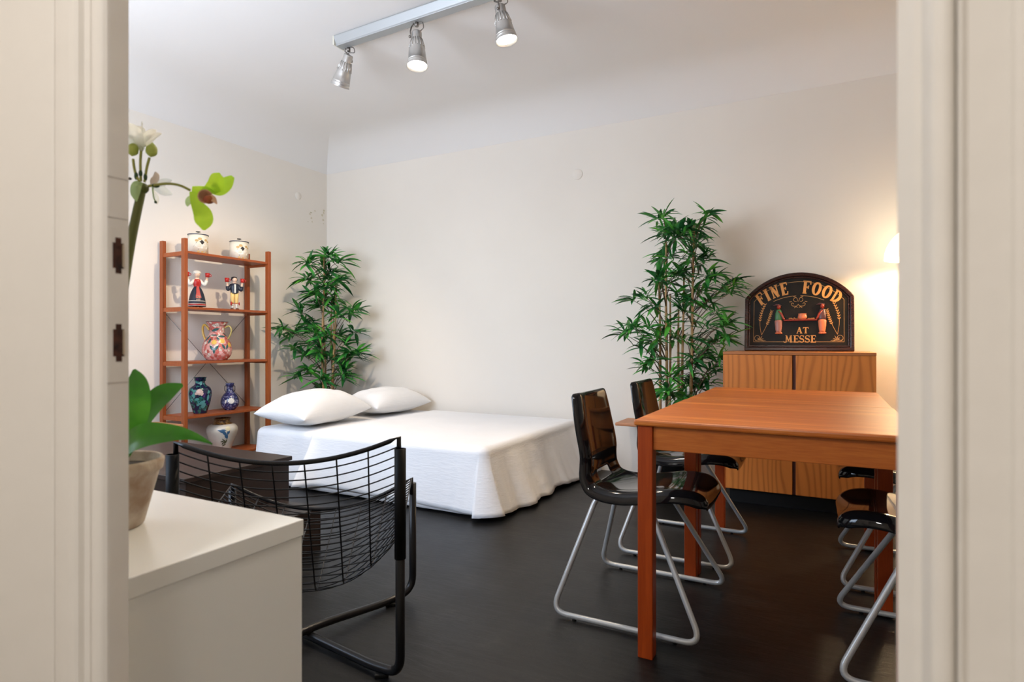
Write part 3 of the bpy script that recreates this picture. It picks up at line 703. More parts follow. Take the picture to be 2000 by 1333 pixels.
for s in (-1, 1):
    bm = bmesh.new()
    tube(bm, [(s*hw_, -hd_, BZ-0.03), (s*hw_, -hd_, 0.36)], 0.0165, 12); obj('post_sleeve', bm, sleeve_m, wc)

# ------------------------------------------------------------------ dark low benches
dk = thing('storage_bench', 'black-brown low storage bench left of the bed, the taller of the two', 'bench', (0, 0, 0))
boxo('top_panel', (-3.45, 1.560, 0.385), (-2.385, 2.130, 0.405), dark_m, dk, 0.002)
boxo('carcass', (-3.43, 1.575, 0.0), (-2.40, 2.122, 0.385), dark_m, dk, 0.002)
dk2 = thing('storage_bench', 'black-brown low step bench under the wire chair, the shorter of the two', 'bench', (0, 0, 0))
boxo('top_panel', (-2.38, 1.45, 0.185), (-2.10, 2.055, 0.203), dark_m, dk2, 0.002)
boxo('carcass', (-2.38, 1.46, 0.0), (-2.105, 2.048, 0.185), dark_m, dk2, 0.002)

# ------------------------------------------------------------------ small wooden stools
def stool(x, y, wx, wy, h, label):
    t = thing('wooden_stool', label, 'stool', (x, y, 0))
    boxo('seat', (0, 0, h-0.022), (wx, wy, h), stool_m, t, 0.006)
    for a in (0.17, wx-0.10) if x > -2 else (0.02, wx-0.055):
        for b in (0.02, wy-0.055): boxo('leg', (a, b, 0), (a+0.035, b+0.035, h-0.022), leg_m, t, 0.003)
    for a in ((0.18, wx-0.09) if x > -2 else (0.03, wx-0.045)): boxo('rail', (a, 0.05, h-0.07), (a+0.016, wy-0.05, h-0.022), leg_m, t)
    return t
stool(-4.10, 2.12, 0.30, 0.36, 0.430, 'pale wooden stool by the left wall beside the shelf rack')
stool(-1.315, 4.02, 0.40, 0.30, 0.415, 'small wooden stool against the back wall between bed and dining tables')

# ------------------------------------------------------------------ bed
bed = thing('bed', 'low double bed pushed into the corner, covered in white sheets', 'bed', (0, 0, 0))
bX0, bX1, bY0, bY1, bT = -3.585, -1.70, 2.875, 4.27, 0.375
boxo('mattress', (bX0, bY0, 0.16), (bX1, bY1, bT-0.008), sheet_m, bed, 0.05)
boxo('bed_base', (bX0+0.02, bY0+0.02, 0.0), (bX1-0.02, bY1-0.02, 0.16), mat('base_fabric', (0.7, 0.7, 0.7), 0.9), bed, 0.01)
def rrect_path(x0, x1, y0, y1, r, closed=True, n=60):
    """outline points with outward normals, starting at the near head corner going along the near side"""
    pts = []
    def seg(a, b, nrm, k):
        for i in range(k): t = i/k; pts.append((a[0]+(b[0]-a[0])*t, a[1]+(b[1]-a[1])*t, nrm[0], nrm[1]))
    def cor(cx_, cy_, a0, a1, k=10):
        for i in range(k): a = math.radians(a0+(a1-a0)*i/k); pts.append((cx_+r*math.cos(a), cy_+r*math.sin(a), math.cos(a), math.sin(a)))
    if closed:
        seg((x0+r, y0), (x1-r, y0), (0, -1), n); cor(x1-r, y0+r, -90, 0); seg((x1, y0+r), (x1, y1-r), (1, 0), n); cor(x1-r, y1-r, 0, 90)
        seg((x1-r, y1), (x0+r, y1), (0, 1), n); cor(x0+r, y1-r, 90, 180); seg((x0, y1-r), (x0, y0+r), (-1, 0), n); cor(x0+r, y0+r, 180, 270)
    else:
        seg((x0, y0), (x1-r, y0), (0, -1), n*2); cor(x1-r, y0+r, -90, 0, 16); seg((x1, y0+r), (x1, y1-r), (1, 0), int(n*1.6)); cor(x1-r, y1-r, 0, 90)
        seg((x1-r, y1), (x0, y1), (0, 1), n); pts.append((x0, y1, 0, 1))
    return pts
def drape(name, path, ctr, zt, hem, flare, fold, closed, maxflare=None, seed=0, label=None):
    bm = bmesh.new(); n = len(path); cols = []
    s = 0; S_ = []
    for i in range(n):
        if i: s += math.hypot(path[i][0]-path[i-1][0], path[i][1]-path[i-1][1])
        S_.append(s)
    for i, (x, y, nx, ny) in enumerate(path):
        col = []
        f1 = noise.noise(Vector((S_[i]*2.6+seed, 0.3, 0)))*1.0+noise.noise(Vector((S_[i]*7+seed, 5.3, 0)))*0.55+0.25*noise.noise(Vector((S_[i]*17+seed, 2.3, 0)))
        hz = hem(x, y, nx, ny, S_[i])
        for k in range(15):                                       # hanging part, bottom to top
            t = 1-k/14; z = hz+(zt-0.045-hz)*(1-t)
            fl = 0.012+flare(x, y, nx, ny)*t**1.15+fold(x, y, nx, ny)*f1*t**0.8
            fl = max(fl, 0.006)
            if maxflare and ny > 0.5: fl = min(fl, maxflare)
            sway = 0.01*noise.noise(Vector((S_[i]*5, t*2, seed)))
            col.append(Vector((x+nx*fl-ny*sway, y+ny*fl+nx*sway, z)))
        for k in range(1, 6):                                     # rounded top edge
            a = k/6*PI/2; r = 0.045
            col.append(Vector((x+nx*(0.012-r*(1-math.cos(a))), y+ny*(0.012-r*(1-math.cos(a))), zt-r+r*math.sin(a))))
        ex, ey = x+nx*(0.012-0.045), y+ny*(0.012-0.045)
        for k in range(26):
            l = 1-k/26
            px_, py_ = ctr[0]+(ex-ctr[0])*l, ctr[1]+(ey-ctr[1])*l
            z = zt+0.004*noise.noise(Vector((px_*3, py_*3, seed)))+0.0035*noise.noise(Vector((px_*9, py_*5, seed+3)))*min(1, (1-l)*4)
            col.append(Vector((px_, py_, z)))
        cols.append([bm.verts.new(p) for p in col])
    c = bm.verts.new((ctr[0], ctr[1], zt))
    m = len(cols[0])
    for i in range(n if closed else n-1):
        A, B = cols[i], cols[(i+1) % n]
        for k in range(m-1): bm.faces.new((A[k], B[k], B[k+1], A[k+1]))
        bm.faces.new((A[-1], B[-1], c))
    return obj(name, bm, sheet_m, smooth=True, solid=0.003)
o = drape('fitted_sheet', rrect_path(bX0, bX1, bY0, bY1, 0.06), ((bX0+bX1)/2, (bY0+bY1)/2), bT,
          lambda x, y, nx, ny, s: 0.012, lambda x, y, nx, ny: 0.035 if ny < 0.3 else 0.005, lambda x, y, nx, ny: 0.010 if ny < 0.3 else 0.0, True, 0.02, seed=2)
tag(o, 'white under sheet showing at the head end of the bed beneath the pillows', 'bed sheet')
def hem(x, y, nx, ny, s):
    h = 0.022+0.012*noise.noise(Vector((s*3, 1, 1)))
    if ny < -0.5: h = 0.055-0.030*max(0, (x+3.0)/1.3)+0.008*noise.noise(Vector((s*4, 1, 1)))
    if nx > 0.5: h = 0.022+0.02*noise.noise(Vector((s*5, 1, 1)))
    return max(h, 0.010)
def flare(x, y, nx, ny):
    c = 0.0
    if ny < -0.3: c = 0.045+0.020*max(0, (x+2.4)/0.7)+0.12*math.exp(-((x+3.02)/0.075)**2)
    if nx > 0.3 and ny < 0.5: c = 0.10+0.05*max(0, (y-3.0))
    if nx > 0.2 and ny < -0.2: c = 0.13
    if ny > 0.3: c = 0.01
    return c
def foldf(x, y, nx, ny):
    if ny > 0.3: return 0.0
    if nx > 0.3: return 0.055
    return 0.010+0.022*max(0, (x+2.5)/0.7)
o = drape('top_sheet', rrect_path(-3.02, bX1+0.006, bY0-0.008, bY1+0.004, 0.055, closed=False), (-3.02, 3.57), bT+0.010, hem, flare, foldf, False, 0.02, seed=7)
tag(o, 'white top sheet draped over the bed and gathering in folds at its foot', 'bed sheet')
# folded-back strip of the top sheet near the pillows
def pillow(name, label, loc, rz, a, b, h, tilt=(0, 0)):
    h = h*1.22
    bm = bmesh.new(); n = 36; seed = loc[0]*7
    for sgn_ in (1, -1):
        G = []
        for i in range(n+1):
            R = []
            for j in range(n+1):
                u, v = -1+2*i/n, -1+2*j/n
                t = max(0, (1-abs(u)**2.6))**0.55*max(0, (1-abs(v)**2.6))**0.55
                pinch = 1-0.085*(1-u*u)*v*v*1.0
                pinch2 = 1-0.06*(1-v*v)*u*u
                x = a*u*pinch2; y = b*v*pinch
                z = sgn_*h*t*(1.0 if sgn_ > 0 else 0.55)
                z += 0.010*noise.noise(Vector((u*2.2+seed, v*2.2, sgn_)))*t+0.004*noise.noise(Vector((u*7, v*5+seed, sgn_)))*t
                R.append(bm.verts.new((x, y, z)))
            G.append(R)
        for i in range(n):
            for j in range(n): bm.faces.new((G[i][j], G[i+1][j], G[i+1][j+1], G[i][j+1]))
    bmesh.ops.remove_doubles(bm, verts=bm.verts, dist=0.0015)
    o = obj(name, bm, pillow_m, smooth=True, sub=1); o.location = loc; o.rotation_euler = (tilt[0], tilt[1], rz)
    return tag(o, label, 'pillow')
pillow('pillow', 'plump white pillow at the near side of the bed, its corner pointing left', (-3.33, 3.19, bT+0.100), math.radians(4), 0.235, 0.37, 0.125, (0.02, 0.05))
pillow('pillow', 'white pillow at the wall side of the bed, partly behind the other pillow', (-3.30, 3.945, bT+0.088), math.radians(-3), 0.225, 0.345, 0.11, (0.0, 0.02))

# ------------------------------------------------------------------ bamboo plants
def cluster_leaves(bm, c, outward, rnd, n, L, mi_p=0.25):
    n = int(n*1.7)
    for k in range(n):
        a = rnd.uniform(0, 2*PI); el = rnd.uniform(-0.45, 0.9)
        d = Vector((math.cos(a)*math.cos(el), math.sin(a)*math.cos(el), math.sin(el)))
        d = (d+outward*rnd.uniform(0.2, 0.9)).normalized()
        ln = L*rnd.uniform(0.65, 1.15); wd = ln*rnd.uniform(0.065, 0.105)
        side = d.cross(Vector((0, 0, 1))); side = side.normalized() if side.length > 1e-3 else Vector((1, 0, 0))
        side = (side+Vector((0, 0, rnd.uniform(-0.6, 0.6)))).normalized(); up = side.cross(d).normalized()
        droop = rnd.uniform(0.10, 0.40); mi = 1 if rnd.random() < mi_p else 0
        st = c+Vector((rnd.uniform(-1, 1), rnd.uniform(-1, 1), rnd.uniform(-1, 1)))*0.022
        prev = None
        for i in range(6):
            t = i/5; p = st+d*ln*t+Vector((0, 0, -1))*droop*ln*t*t; ww = wd*(math.sin(PI*min(1, t*0.93+0.07))**0.8) if i < 5 else 0.0004
            row = [bm.verts.new(p-side*ww+up*ww*0.35), bm.verts.new(p), bm.verts.new(p+side*ww+up*ww*0.35)]
            if prev:
                for q in range(2):
                    f = bm.faces.new((prev[q], prev[q+1], row[q+1], row[q])); f.material_index = mi; f.smooth = True
            prev = row
def bamboo(label, base, spots, canes, seed, dref, L, n_leaf, wallsafe, pot_r=0.14, avoid=None):
    rnd = random.Random(seed)
    t = thing('potted_bamboo', label, 'potted plant', (base[0], base[1], 0))
    B = Vector((base[0], base[1], 0))
    F_ = bmesh.new(); Tw = bmesh.new(); cc = []
    tops = []
    for (dx, dy, h, lean) in canes:
        bm = bmesh.new(); pts = []; rr = []
        for k in range(25):
            z = 0.2+(h-0.2)*k/24; pts.append((dx+lean*(z/h)**1.5*0.6, dy+0.012*math.sin(z*5+dx*40), z)); rr.append((0.0125 if k % 4 else 0.0145)*(1-0.55*z/h))
        tube(bm, pts, rr, 8); obj('cane', bm, cane_m, t); tops.append(pts)
    right = Vector((math.cos(YAW), math.sin(YAW), 0)); fwd = Vector((-math.sin(YAW), math.cos(YAW), 0))
    for (px, py) in spots:
        p = at(px, py, dref)-B; lat = p.dot(right); z = p.z
        for rep in range(2):
            dep = rnd.uniform(-0.20, 0.14)*(1.0 if abs(lat) < 0.2 else 0.6)
            q = right*(lat+rnd.uniform(-0.02, 0.02))+fwd*dep; q.z = z+rnd.uniform(-0.02, 0.02)
            w_ = q+B
            q.x = min(max(w_.x, wallsafe[0]), wallsafe[1])-B.x; q.y = min(w_.y, wallsafe[2])-B.y
            if rep == 1 and rnd.random() < (0.85 if abs(lat) > 0.16 else 0.4): continue
            # twig from the closest cane, somewhat lower
            best = min(tops, key=lambda P: (Vector(P[12])-q).xy.length if q.z < P[-1][2] else 9+(Vector(P[-1])-q).length)
            zt = max(0.3, q.z-0.10-0.25*abs(lat)); k = min(24, max(0, int((zt-0.2)/(best[-1][2]-0.2)*24)))
            s0 = Vector(best[k]); mid = s0.lerp(q, 0.55)+Vector((0, 0, 0.03))
            tube(Tw, [s0, mid, q], [0.0035, 0.0026, 0.0016], 5)
            out = Vector((q.x, q.y, 0)); out = out.normalized()*min(1, out.length*4) if out.length > 1e-3 else Vector((0, 0, 0))
            cluster_leaves(F_, q, out*0.55+Vector((0, 0, 0.15)), rnd, n_leaf, L, 0.33)
    for v in F_.verts:
        w_ = v.co+B
        if w_.x < LX+0.006: v.co.x = LX+0.006-B.x
        if w_.y > BY-0.006: v.co.y = BY-0.006-B.y
        if avoid:
            a = avoid
            if w_.x > a[0] and w_.y > a[1] and w_.z < a[2]: v.co.x = a[0]-0.004-B.x
            elif w_.x > -0.52 and w_.y > 4.11 and w_.z < 1.5: v.co.y = 4.11-B.y
    fo = obj('foliage', F_, [bamboo_m, bamboo_m2], t); obj('twigs', Tw, twig_m, t)
    bm = bmesh.new(); lathe(bm, [(0, 0), (pot_r*0.75, 0), (pot_r, 0.24), (pot_r+0.008, 0.24), (pot_r+0.008, 0.26), (pot_r-0.01, 0.26), (pot_r-0.012, 0.22), (0, 0.22)], 32, caps=False); obj('pot', bm, rubber_m, t)
    bm = bmesh.new(); lathe(bm, [(0, 0.232), (pot_r-0.013, 0.23), (pot_r-0.013, 0.221), (0, 0.221)], 24, caps=False); obj('soil', bm, soil_m, t)
    return t
sp = [(640,505),(614,522),(662,516),(606,548),(640,548),(668,548),(622,575),(650,580),(686,602),(615,600),(640,610),(670,622),(600,630),(562,645),(578,655),(625,650),(655,655),(690,652),(576,686),(600,695),(635,690),(688,695),(704,690),(660,720),(598,733),(640,740),(670,735),(622,760),(596,612),(632,527),(655,560),(628,590),(610,668),(672,668),(648,700),(615,720),(690,612)]
bamboo('tall artificial bamboo plant in the room corner behind the bed head', (-3.985, 3.945), sp, [(-0.05, 0.03, 1.35, -0.02), (0.04, 0.05, 1.55, 0.03), (0.0, -0.04, 1.75, 0.0), (0.08, -0.02, 1.2, 0.04), (-0.02, 0.09, 1.4, 0.0)], 5, 5.35, 0.18, 9, (LX+0.05, 9, BY-0.05))
sp = [(1290,432),(1312,450),(1330,458),(1352,452),(1285,465),(1310,482),(1345,482),(1372,478),(1300,510),(1330,505),(1358,512),(1386,500),(1272,548),(1290,562),(1330,540),(1362,545),(1382,545),(1252,582),(1282,600),(1315,580),(1360,570),(1243,592),(1428,562),(1418,580),(1442,552),(1232,642),(1222,650),(1265,640),(1300,640),(1370,645),(1392,618),(1402,640),(1420,628),(1248,680),(1262,700),(1290,690),(1330,660),(1365,690),(1395,670),(1408,700),(1270,720),(1300,730),(1340,710),(1388,720),(1290,760),(1322,772),(1368,760),(1382,742),(1345,745),(1375,440),(1366,425),(1320,610),(1350,615),(1376,596),(1310,545),(1342,585),(1272,660),(1400,655),(1310,465)]
bamboo('tall artificial bamboo plant between the wooden cabinet and the second black chair', (-0.865, 3.90), sp, [(-0.10, 0.02, 1.45, -0.03), (-0.05, -0.05, 1.62, 0.0), (0.03, 0.03, 1.40, 0.02), (0.09, -0.02, 1.72, 0.05), (0.0, 0.08, 1.2, 0.0), (-0.06, 0.06, 1.3, 0.02)], 11, 3.86, 0.138, 9, (-1.5, 9, BY-0.05), 0.16, avoid=(cx-0.006, cy-0.002, cz+0.84))

# ------------------------------------------------------------------ shelf rack on the left wall
sy0, sy1, sx, sb = 2.677, 3.402, -4.092, -4.349
rk = thing('shelf_rack', 'open red-brown wooden shelf rack holding vases against the left wall', 'shelf rack', (0, 0, 0))
P = 0.022
for x in (sx, sb):
    for y in (sy0, sy1): boxo('post', (x-P+0.003, y-0.014, 0), (x+P-0.003, y+0.014, 1.729), shelf_m, rk, 0.003)
zs = [1.640, 1.236, 0.838, 0.440, 0.120]
for z in zs:
    bm = bmesh.new(); box(bm, (sb+0.006, sy0+0.0145, z-0.018), (sx+0.012, sy1-0.0145, z)); 
    obj('shelf', bm, shelf_y_m, rk, bevel=0.002)
    for y in (sy0, sy1):
        boxo('side_rail', (sb+P-0.004, y-0.009, z-0.034), (sx-P+0.004, y+0.009, z-0.004), shelf_y_m, rk, 0.001)
bm = bmesh.new()
xb = sb-0.004
tube(bm, [(xb, sy0+0.014, 1.20), (xb, sy1-0.014, 0.46)], 0.0024, 6); tube(bm, [(xb+0.006, sy1-0.014, 1.20), (xb+0.006, sy0+0.014, 0.46)], 0.0024, 6)
obj('cross_brace', bm, steel_m, rk)

# things on the rack --------------------------------------------------------
def wallpt(px, x):
    r = (px-1000)/F; d = x/(-math.sin(YAW)+r*math.cos(YAW)); return d*(math.cos(YAW)+r*math.sin(YAW))
enamel = mat('cream_enamel', (0.74, 0.70, 0.58), 0.3, build=noisy((0.72, 0.67, 0.54), (0.78, 0.74, 0.63), 9, 30, 0.02))
ink_m = mat('black_print', (0.02, 0.018, 0.02), 0.4); ochre_m = mat('ochre_print', (0.55, 0.36, 0.14), 0.5); whitep = mat('white_print', (0.78, 0.76, 0.70), 0.4)
blueedge = mat('blue_black_rim', (0.05, 0.05, 0.08), 0.35)
def ring_patch(bm, r, pts, cxy, th0, wscale=1.0):
    """a flat print wrapped on a cylinder of radius r: pts (arc metres, z) polygon strip fan"""
    c = Vector((sum(p[0] for p in pts)/len(pts), sum(p[1] for p in pts)/len(pts)))
    pts = [(p[0]*1.35, 0.068+(p[1]-0.068)*1.08) for p in pts]; c = Vector((c.x*1.35, 0.068+(c.y-0.068)*1.08))
    def m(p): a = th0+p[0]/r; return bm.verts.new((r*math.cos(a), r*math.sin(a), p[1]))
    vs = [m(p) for p in pts]; cv = m(c)
    for i in range(len(vs)): bm.faces.new((vs[i], vs[(i+1) % len(vs)], cv))
def canister(px, label):
    x = -4.215; y = wallpt(px, x); t = thing('storage_canister', label, 'canister', (x, y, zs[0]+0.0005), 0, 'cream canisters on top of the rack')
    r = 0.070; h = 0.148
    bm = bmesh.new(); lathe(bm, [(0, 0), (r, 0), (r, h), (r-0.003, h), (r-0.004, h-0.004), (0, h-0.004)], 36, caps=False); obj('body', bm, enamel, t)
    bm = bmesh.new(); lathe(bm, [(0, h), (r+0.002, h), (r+0.002, h+0.004), (r*0.8, h+0.012), (0.015, h+0.017), (0, h+0.017)], 36, caps=False); ld = obj('lid', bm, enamel, t)
    bm = bmesh.new(); lathe(bm, [(r+0.0022, h-0.002), (r+0.0035, h), (r+0.0035, h+0.003), (r+0.002, h+0.005)], 36, caps=False); obj('rim', bm, blueedge, ld)
    bm = bmesh.new(); lathe(bm, [(0.006, h+0.016), (0.006, h+0.022), (0.016, h+0.025), (0.016, h+0.030), (0, h+0.032)], 16, caps=False); obj('knob', bm, ink_m, ld)
    # printed scene of a black cart and ochre trees on the side towards the room
    th = math.atan2(-y, -x)-0.05
    th = th+0.45
    bm = bmesh.new(); R = r+0.0006
    ring_patch(bm, R, [(-0.045, 0.055), (-0.03, 0.085), (-0.012, 0.092), (-0.002, 0.105), (0.010, 0.092), (0.03, 0.085), (0.045, 0.050), (0.03, 0.028), (-0.02, 0.036)], None, th)
    obj('painted_cart', bm, ink_m, t)
    bm = bmesh.new(); R = r+0.0011
    ring_patch(bm, R, [(-0.035, 0.060), (-0.02, 0.074), (-0.008, 0.066), (0.006, 0.078), (0.018, 0.064), (0.032, 0.060), (0.026, 0.042), (0.0, 0.046), (-0.02, 0.045)], None, th); obj('painted_highlight', bm, whitep, t)
    bm = bmesh.new()
    for (a, z, s) in ((-0.028, 0.098, 0.010), (-0.012, 0.110, 0.011), (0.022, 0.105, 0.010), (0.036, 0.095, 0.008), (0.0, 0.020, 0.007), (-0.02, 0.022, 0.007), (0.02, 0.017, 0.007)):
        ring_patch(bm, r+0.0009, [(a+s*math.cos(k), z+s*math.sin(k)*0.9) for k in [q*PI/4 for q in range(8)]], None, th)
    obj('painted_foliage', bm, ochre_m, t)
canister(387, 'cream enamel canister on the rack top nearer the flower, left of the two')
canister(467, 'cream enamel canister on the rack top nearer the corner plant, right of the two')

skin_m = mat('figurine_skin', (0.78, 0.56, 0.42), 0.45); navy_m = mat('figurine_navy', (0.012, 0.018, 0.035), 0.4); fred = mat('figurine_red', (0.48, 0.02, 0.015), 0.35)
fwhite = mat('figurine_white', (0.78, 0.77, 0.70), 0.45); fyel = mat('figurine_yellow', (0.78, 0.56, 0.20), 0.45); fblack = mat('figurine_black', (0.012, 0.011, 0.012), 0.35); fbrown = mat('figurine_brown', (0.12, 0.03, 0.015), 0.4)
def skirt_b(nt, b):
    tc = N(nt, 'ShaderNodeTexCoord'); sp_ = N(nt, 'ShaderNodeSeparateXYZ'); nt.links.new(tc.outputs['Object'], sp_.inputs[0])
    mr = N(nt, 'ShaderNodeMapRange'); mr.inputs[1].default_value = 0.0; mr.inputs[2].default_value = 0.10; nt.links.new(sp_.outputs[2], mr.inputs[0])
    nv = (0.012, 0.018, 0.035); wh = (0.6, 0.57, 0.5); rd = (0.4, 0.02, 0.015)
    nt.links.new(ramp(nt, mr.outputs[0], [(0.0, nv), (0.16, wh), (0.19, rd), (0.30, wh), (0.33, nv), (0.50, wh), (0.54, nv)], 'CONSTANT'), b.inputs['Base Color'])
skirt_m = mat('banded_skirt', (0.02, 0.02, 0.04), 0.4, build=skirt_b)
def mug(name, p, parent):
    bm = bmesh.new(); lathe(bm, [(0, -0.016), (0.014, -0.016), (0.0165, 0.016), (0.014, 0.016), (0.012, -0.010), (0, -0.010)], 16, p, caps=False)
    tube(bm, [Vector(p)+Vector((0, 0.015, 0.010)), Vector(p)+Vector((0, 0.026, 0.004)), Vector(p)+Vector((0, 0.026, -0.006)), Vector(p)+Vector((0, 0.014, -0.010))], 0.003, 6)
    return obj(name, bm, fred, parent)
# both figurines face the room (+x); y is their left-right
def figurine_woman(px):
    x = -4.205; y = wallpt(px, x); t = thing('folk_figurine', 'folk-dress woman figurine in a dark skirt holding up red mugs', 'figurine', (x, y, zs[1]+0.0005), math.radians(-25))
    bm = bmesh.new(); lathe(bm, smoothprof([(0.014, 0.15), (0.021, 0.185), (0.024, 0.205), (0.014, 0.222), (0.009, 0.232)], 3), 18, M=Matrix.Diagonal((0.8, 1.15, 1, 1)))
    ball(bm, (0.003, 0, 0.252), 0.019, 10, sz=1.2); ball(bm, (0.021, 0, 0.249), 0.0035, 6)
    for s in (-1, 1):
        tube(bm, fillet([(0, s*0.020, 0.205), (0.003, s*0.052, 0.170), (0.006, s*0.066, 0.225)], 0.02), [0.011]*3+[0.0095]*3+[0.008, 0.007, 0.006] if False else 0.0085, 10)
        ball(bm, (0.006, s*0.067, 0.232), 0.009, 8)
    body = obj('body', bm, skin_m, t, smooth=True)
    for s in (-1, 1):
        bm = bmesh.new(); tube(bm, fillet([(0, s*0.018, 0.212), (0.002, s*0.050, 0.170), (0.005, s*0.064, 0.212)], 0.02), 0.0125, 10)
        obj('sleeve', bm, fwhite, t, smooth=True)
    bm = bmesh.new(); lathe(bm, smoothprof([(0.058, 0.012), (0.061, 0.016), (0.056, 0.06), (0.046, 0.105), (0.030, 0.145), (0.017, 0.165)], 4), 28); obj('skirt', bm, skirt_m, t, smooth=True)
    bm = bmesh.new(); lathe(bm, smoothprof([(0.018, 0.152), (0.020, 0.165), (0.0255, 0.195), (0.022, 0.212), (0.012, 0.220)], 3), 18, M=Matrix.Diagonal((0.85, 1.15, 1, 1))); obj('bodice', bm, fred, t, smooth=True)
    bm = bmesh.new()
    for z0, z1, r0, r1, w0, w1 in ((0.165, 0.11, 0.0185, 0.046, 0.008, 0.013), (0.11, 0.075, 0.046, 0.055, 0.013, 0.020)):
        a = [bm.verts.new((r0*0.97+0.003, -w0, z0)), bm.verts.new((r0*0.97+0.003, w0, z0)), bm.verts.new((r1*0.97+0.003, w1, z1)), bm.verts.new((r1*0.97+0.003, -w1, z1))]; bm.faces.new(a)
    obj('apron_ribbon', bm, fred, t, solid=0.002)
    bm = bmesh.new()
    for k in range(9): ball(bm, (0.0545+0.001*(k % 2), -0.014+0.0095*(k % 3)+0.004, 0.062+0.012*(k//3)), 0.0048, 6, sx=0.5)
    obj('apron_flowers', bm, mat('apron_cream', (0.6, 0.42, 0.32), 0.5), t)
    bm = bmesh.new(); ball(bm, (-0.003, 0, 0.268), 0.024, 10, sy=1.2, sz=0.75); ball(bm, (-0.008, 0, 0.252), 0.019, 8); obj('bonnet', bm, fwhite, t, smooth=True)
    for s in (-1, 1): mug('mug', (0.007, s*0.069, 0.252), t)
    for s in (-1, 1):
        bm = bmesh.new(); ball(bm, (0.03, s*0.02, 0.008), 0.014, 8, sx=1.6, sz=0.55)
        obj('shoe', bm, fbrown, t, smooth=True)
figurine_woman(385)
def figurine_man(px):
    x = -4.205; y = wallpt(px, x); t = thing('folk_figurine', 'folk-dress man figurine in yellow breeches holding up red mugs', 'figurine', (x, y, zs[1]+0.0005), math.radians(-25))
    bm = bmesh.new(); lathe(bm, smoothprof([(0.016, 0.13), (0.022, 0.16), (0.026, 0.19), (0.02, 0.212), (0.009, 0.222), (0.008, 0.228)], 3), 18, M=Matrix.Diagonal((0.8, 1.1, 1, 1)))
    ball(bm, (0.004, 0, 0.243), 0.018, 10, sz=1.15); ball(bm, (0.021, 0, 0.240), 0.0035, 6)
    for s in (-1, 1):
        tube(bm, fillet([(0, s*0.022, 0.200), (0.003, s*0.050, 0.165), (0.006, s*0.055, 0.212)], 0.02), 0.0075, 10); ball(bm, (0.006, s*0.056, 0.218), 0.0085, 8)
    obj('body', bm, skin_m, t, smooth=True)
    bm = bmesh.new(); lathe(bm, smoothprof([(0.026, 0.132), (0.027, 0.15), (0.030, 0.185), (0.024, 0.208), (0.012, 0.218)], 3), 18, M=Matrix.Diagonal((0.8, 1.12, 1, 1)))
    for s in (-1, 1): tube(bm, fillet([(0, s*0.022, 0.203), (0.002, s*0.050, 0.155), (0.004, s*0.054, 0.190)], 0.02), 0.0125, 10)
    obj('jacket', bm, navy_m, t, smooth=True)
    bm = bmesh.new(); box(bm, (0.0185, -0.006, 0.136), (0.0255, 0.006, 0.206)); obj('shirt_front', bm, fwhite, t, bevel=0.002)
    bm = bmesh.new()
    for s in (-1, 1): lathe(bm, [(0.010, 0.052), (0.013, 0.06), (0.015, 0.10), (0.016, 0.138)], 14, (0, s*0.015, 0))
    obj('breeches', bm, fyel, t, smooth=True)
    for s in (-1, 1):
        bm = bmesh.new(); lathe(bm, [(0.008, 0.012), (0.010, 0.03), (0.009, 0.054)], 12, (0, s*0.015, 0))
        obj('stocking', bm, fwhite, t, smooth=True)
        bm = bmesh.new(); ball(bm, (0.008, s*0.020, 0.008), 0.013, 8, sx=1.7, sz=0.6)
        obj('shoe', bm, fbrown, t, smooth=True)
    bm = bmesh.new(); ball(bm, (-0.004, -0.002, 0.256), 0.021, 10, sy=1.1, sz=0.65); ball(bm, (-0.006, -0.012, 0.246), 0.013, 8); ball(bm, (-0.002, 0.015, 0.243), 0.008, 8); obj('hair', bm, fblack, t, smooth=True)
    for s in (-1, 1): mug('mug', (0.007, s*0.058, 0.238), t)
    bm = bmesh.new(); My = Matrix.Rotation(PI/2, 4, 'X'); tube(bm, [(0.024, -0.030, 0.050), (0.024, 0.028, 0.050)], 0.0022, 6)
    lathe(bm, [(0, -0.003), (0.016, -0.003), (0.016, 0.003), (0, 0.003)], 18, (0.024, -0.030, 0.050), M=My, caps=False); lathe(bm, [(0, -0.002), (0.013, -0.002), (0.013, 0.002), (0, 0.002)], 18, (0.024, 0.030, 0.050), M=My, caps=False)
    obj('red_wheels', bm, fred, t)
figurine_man(458)

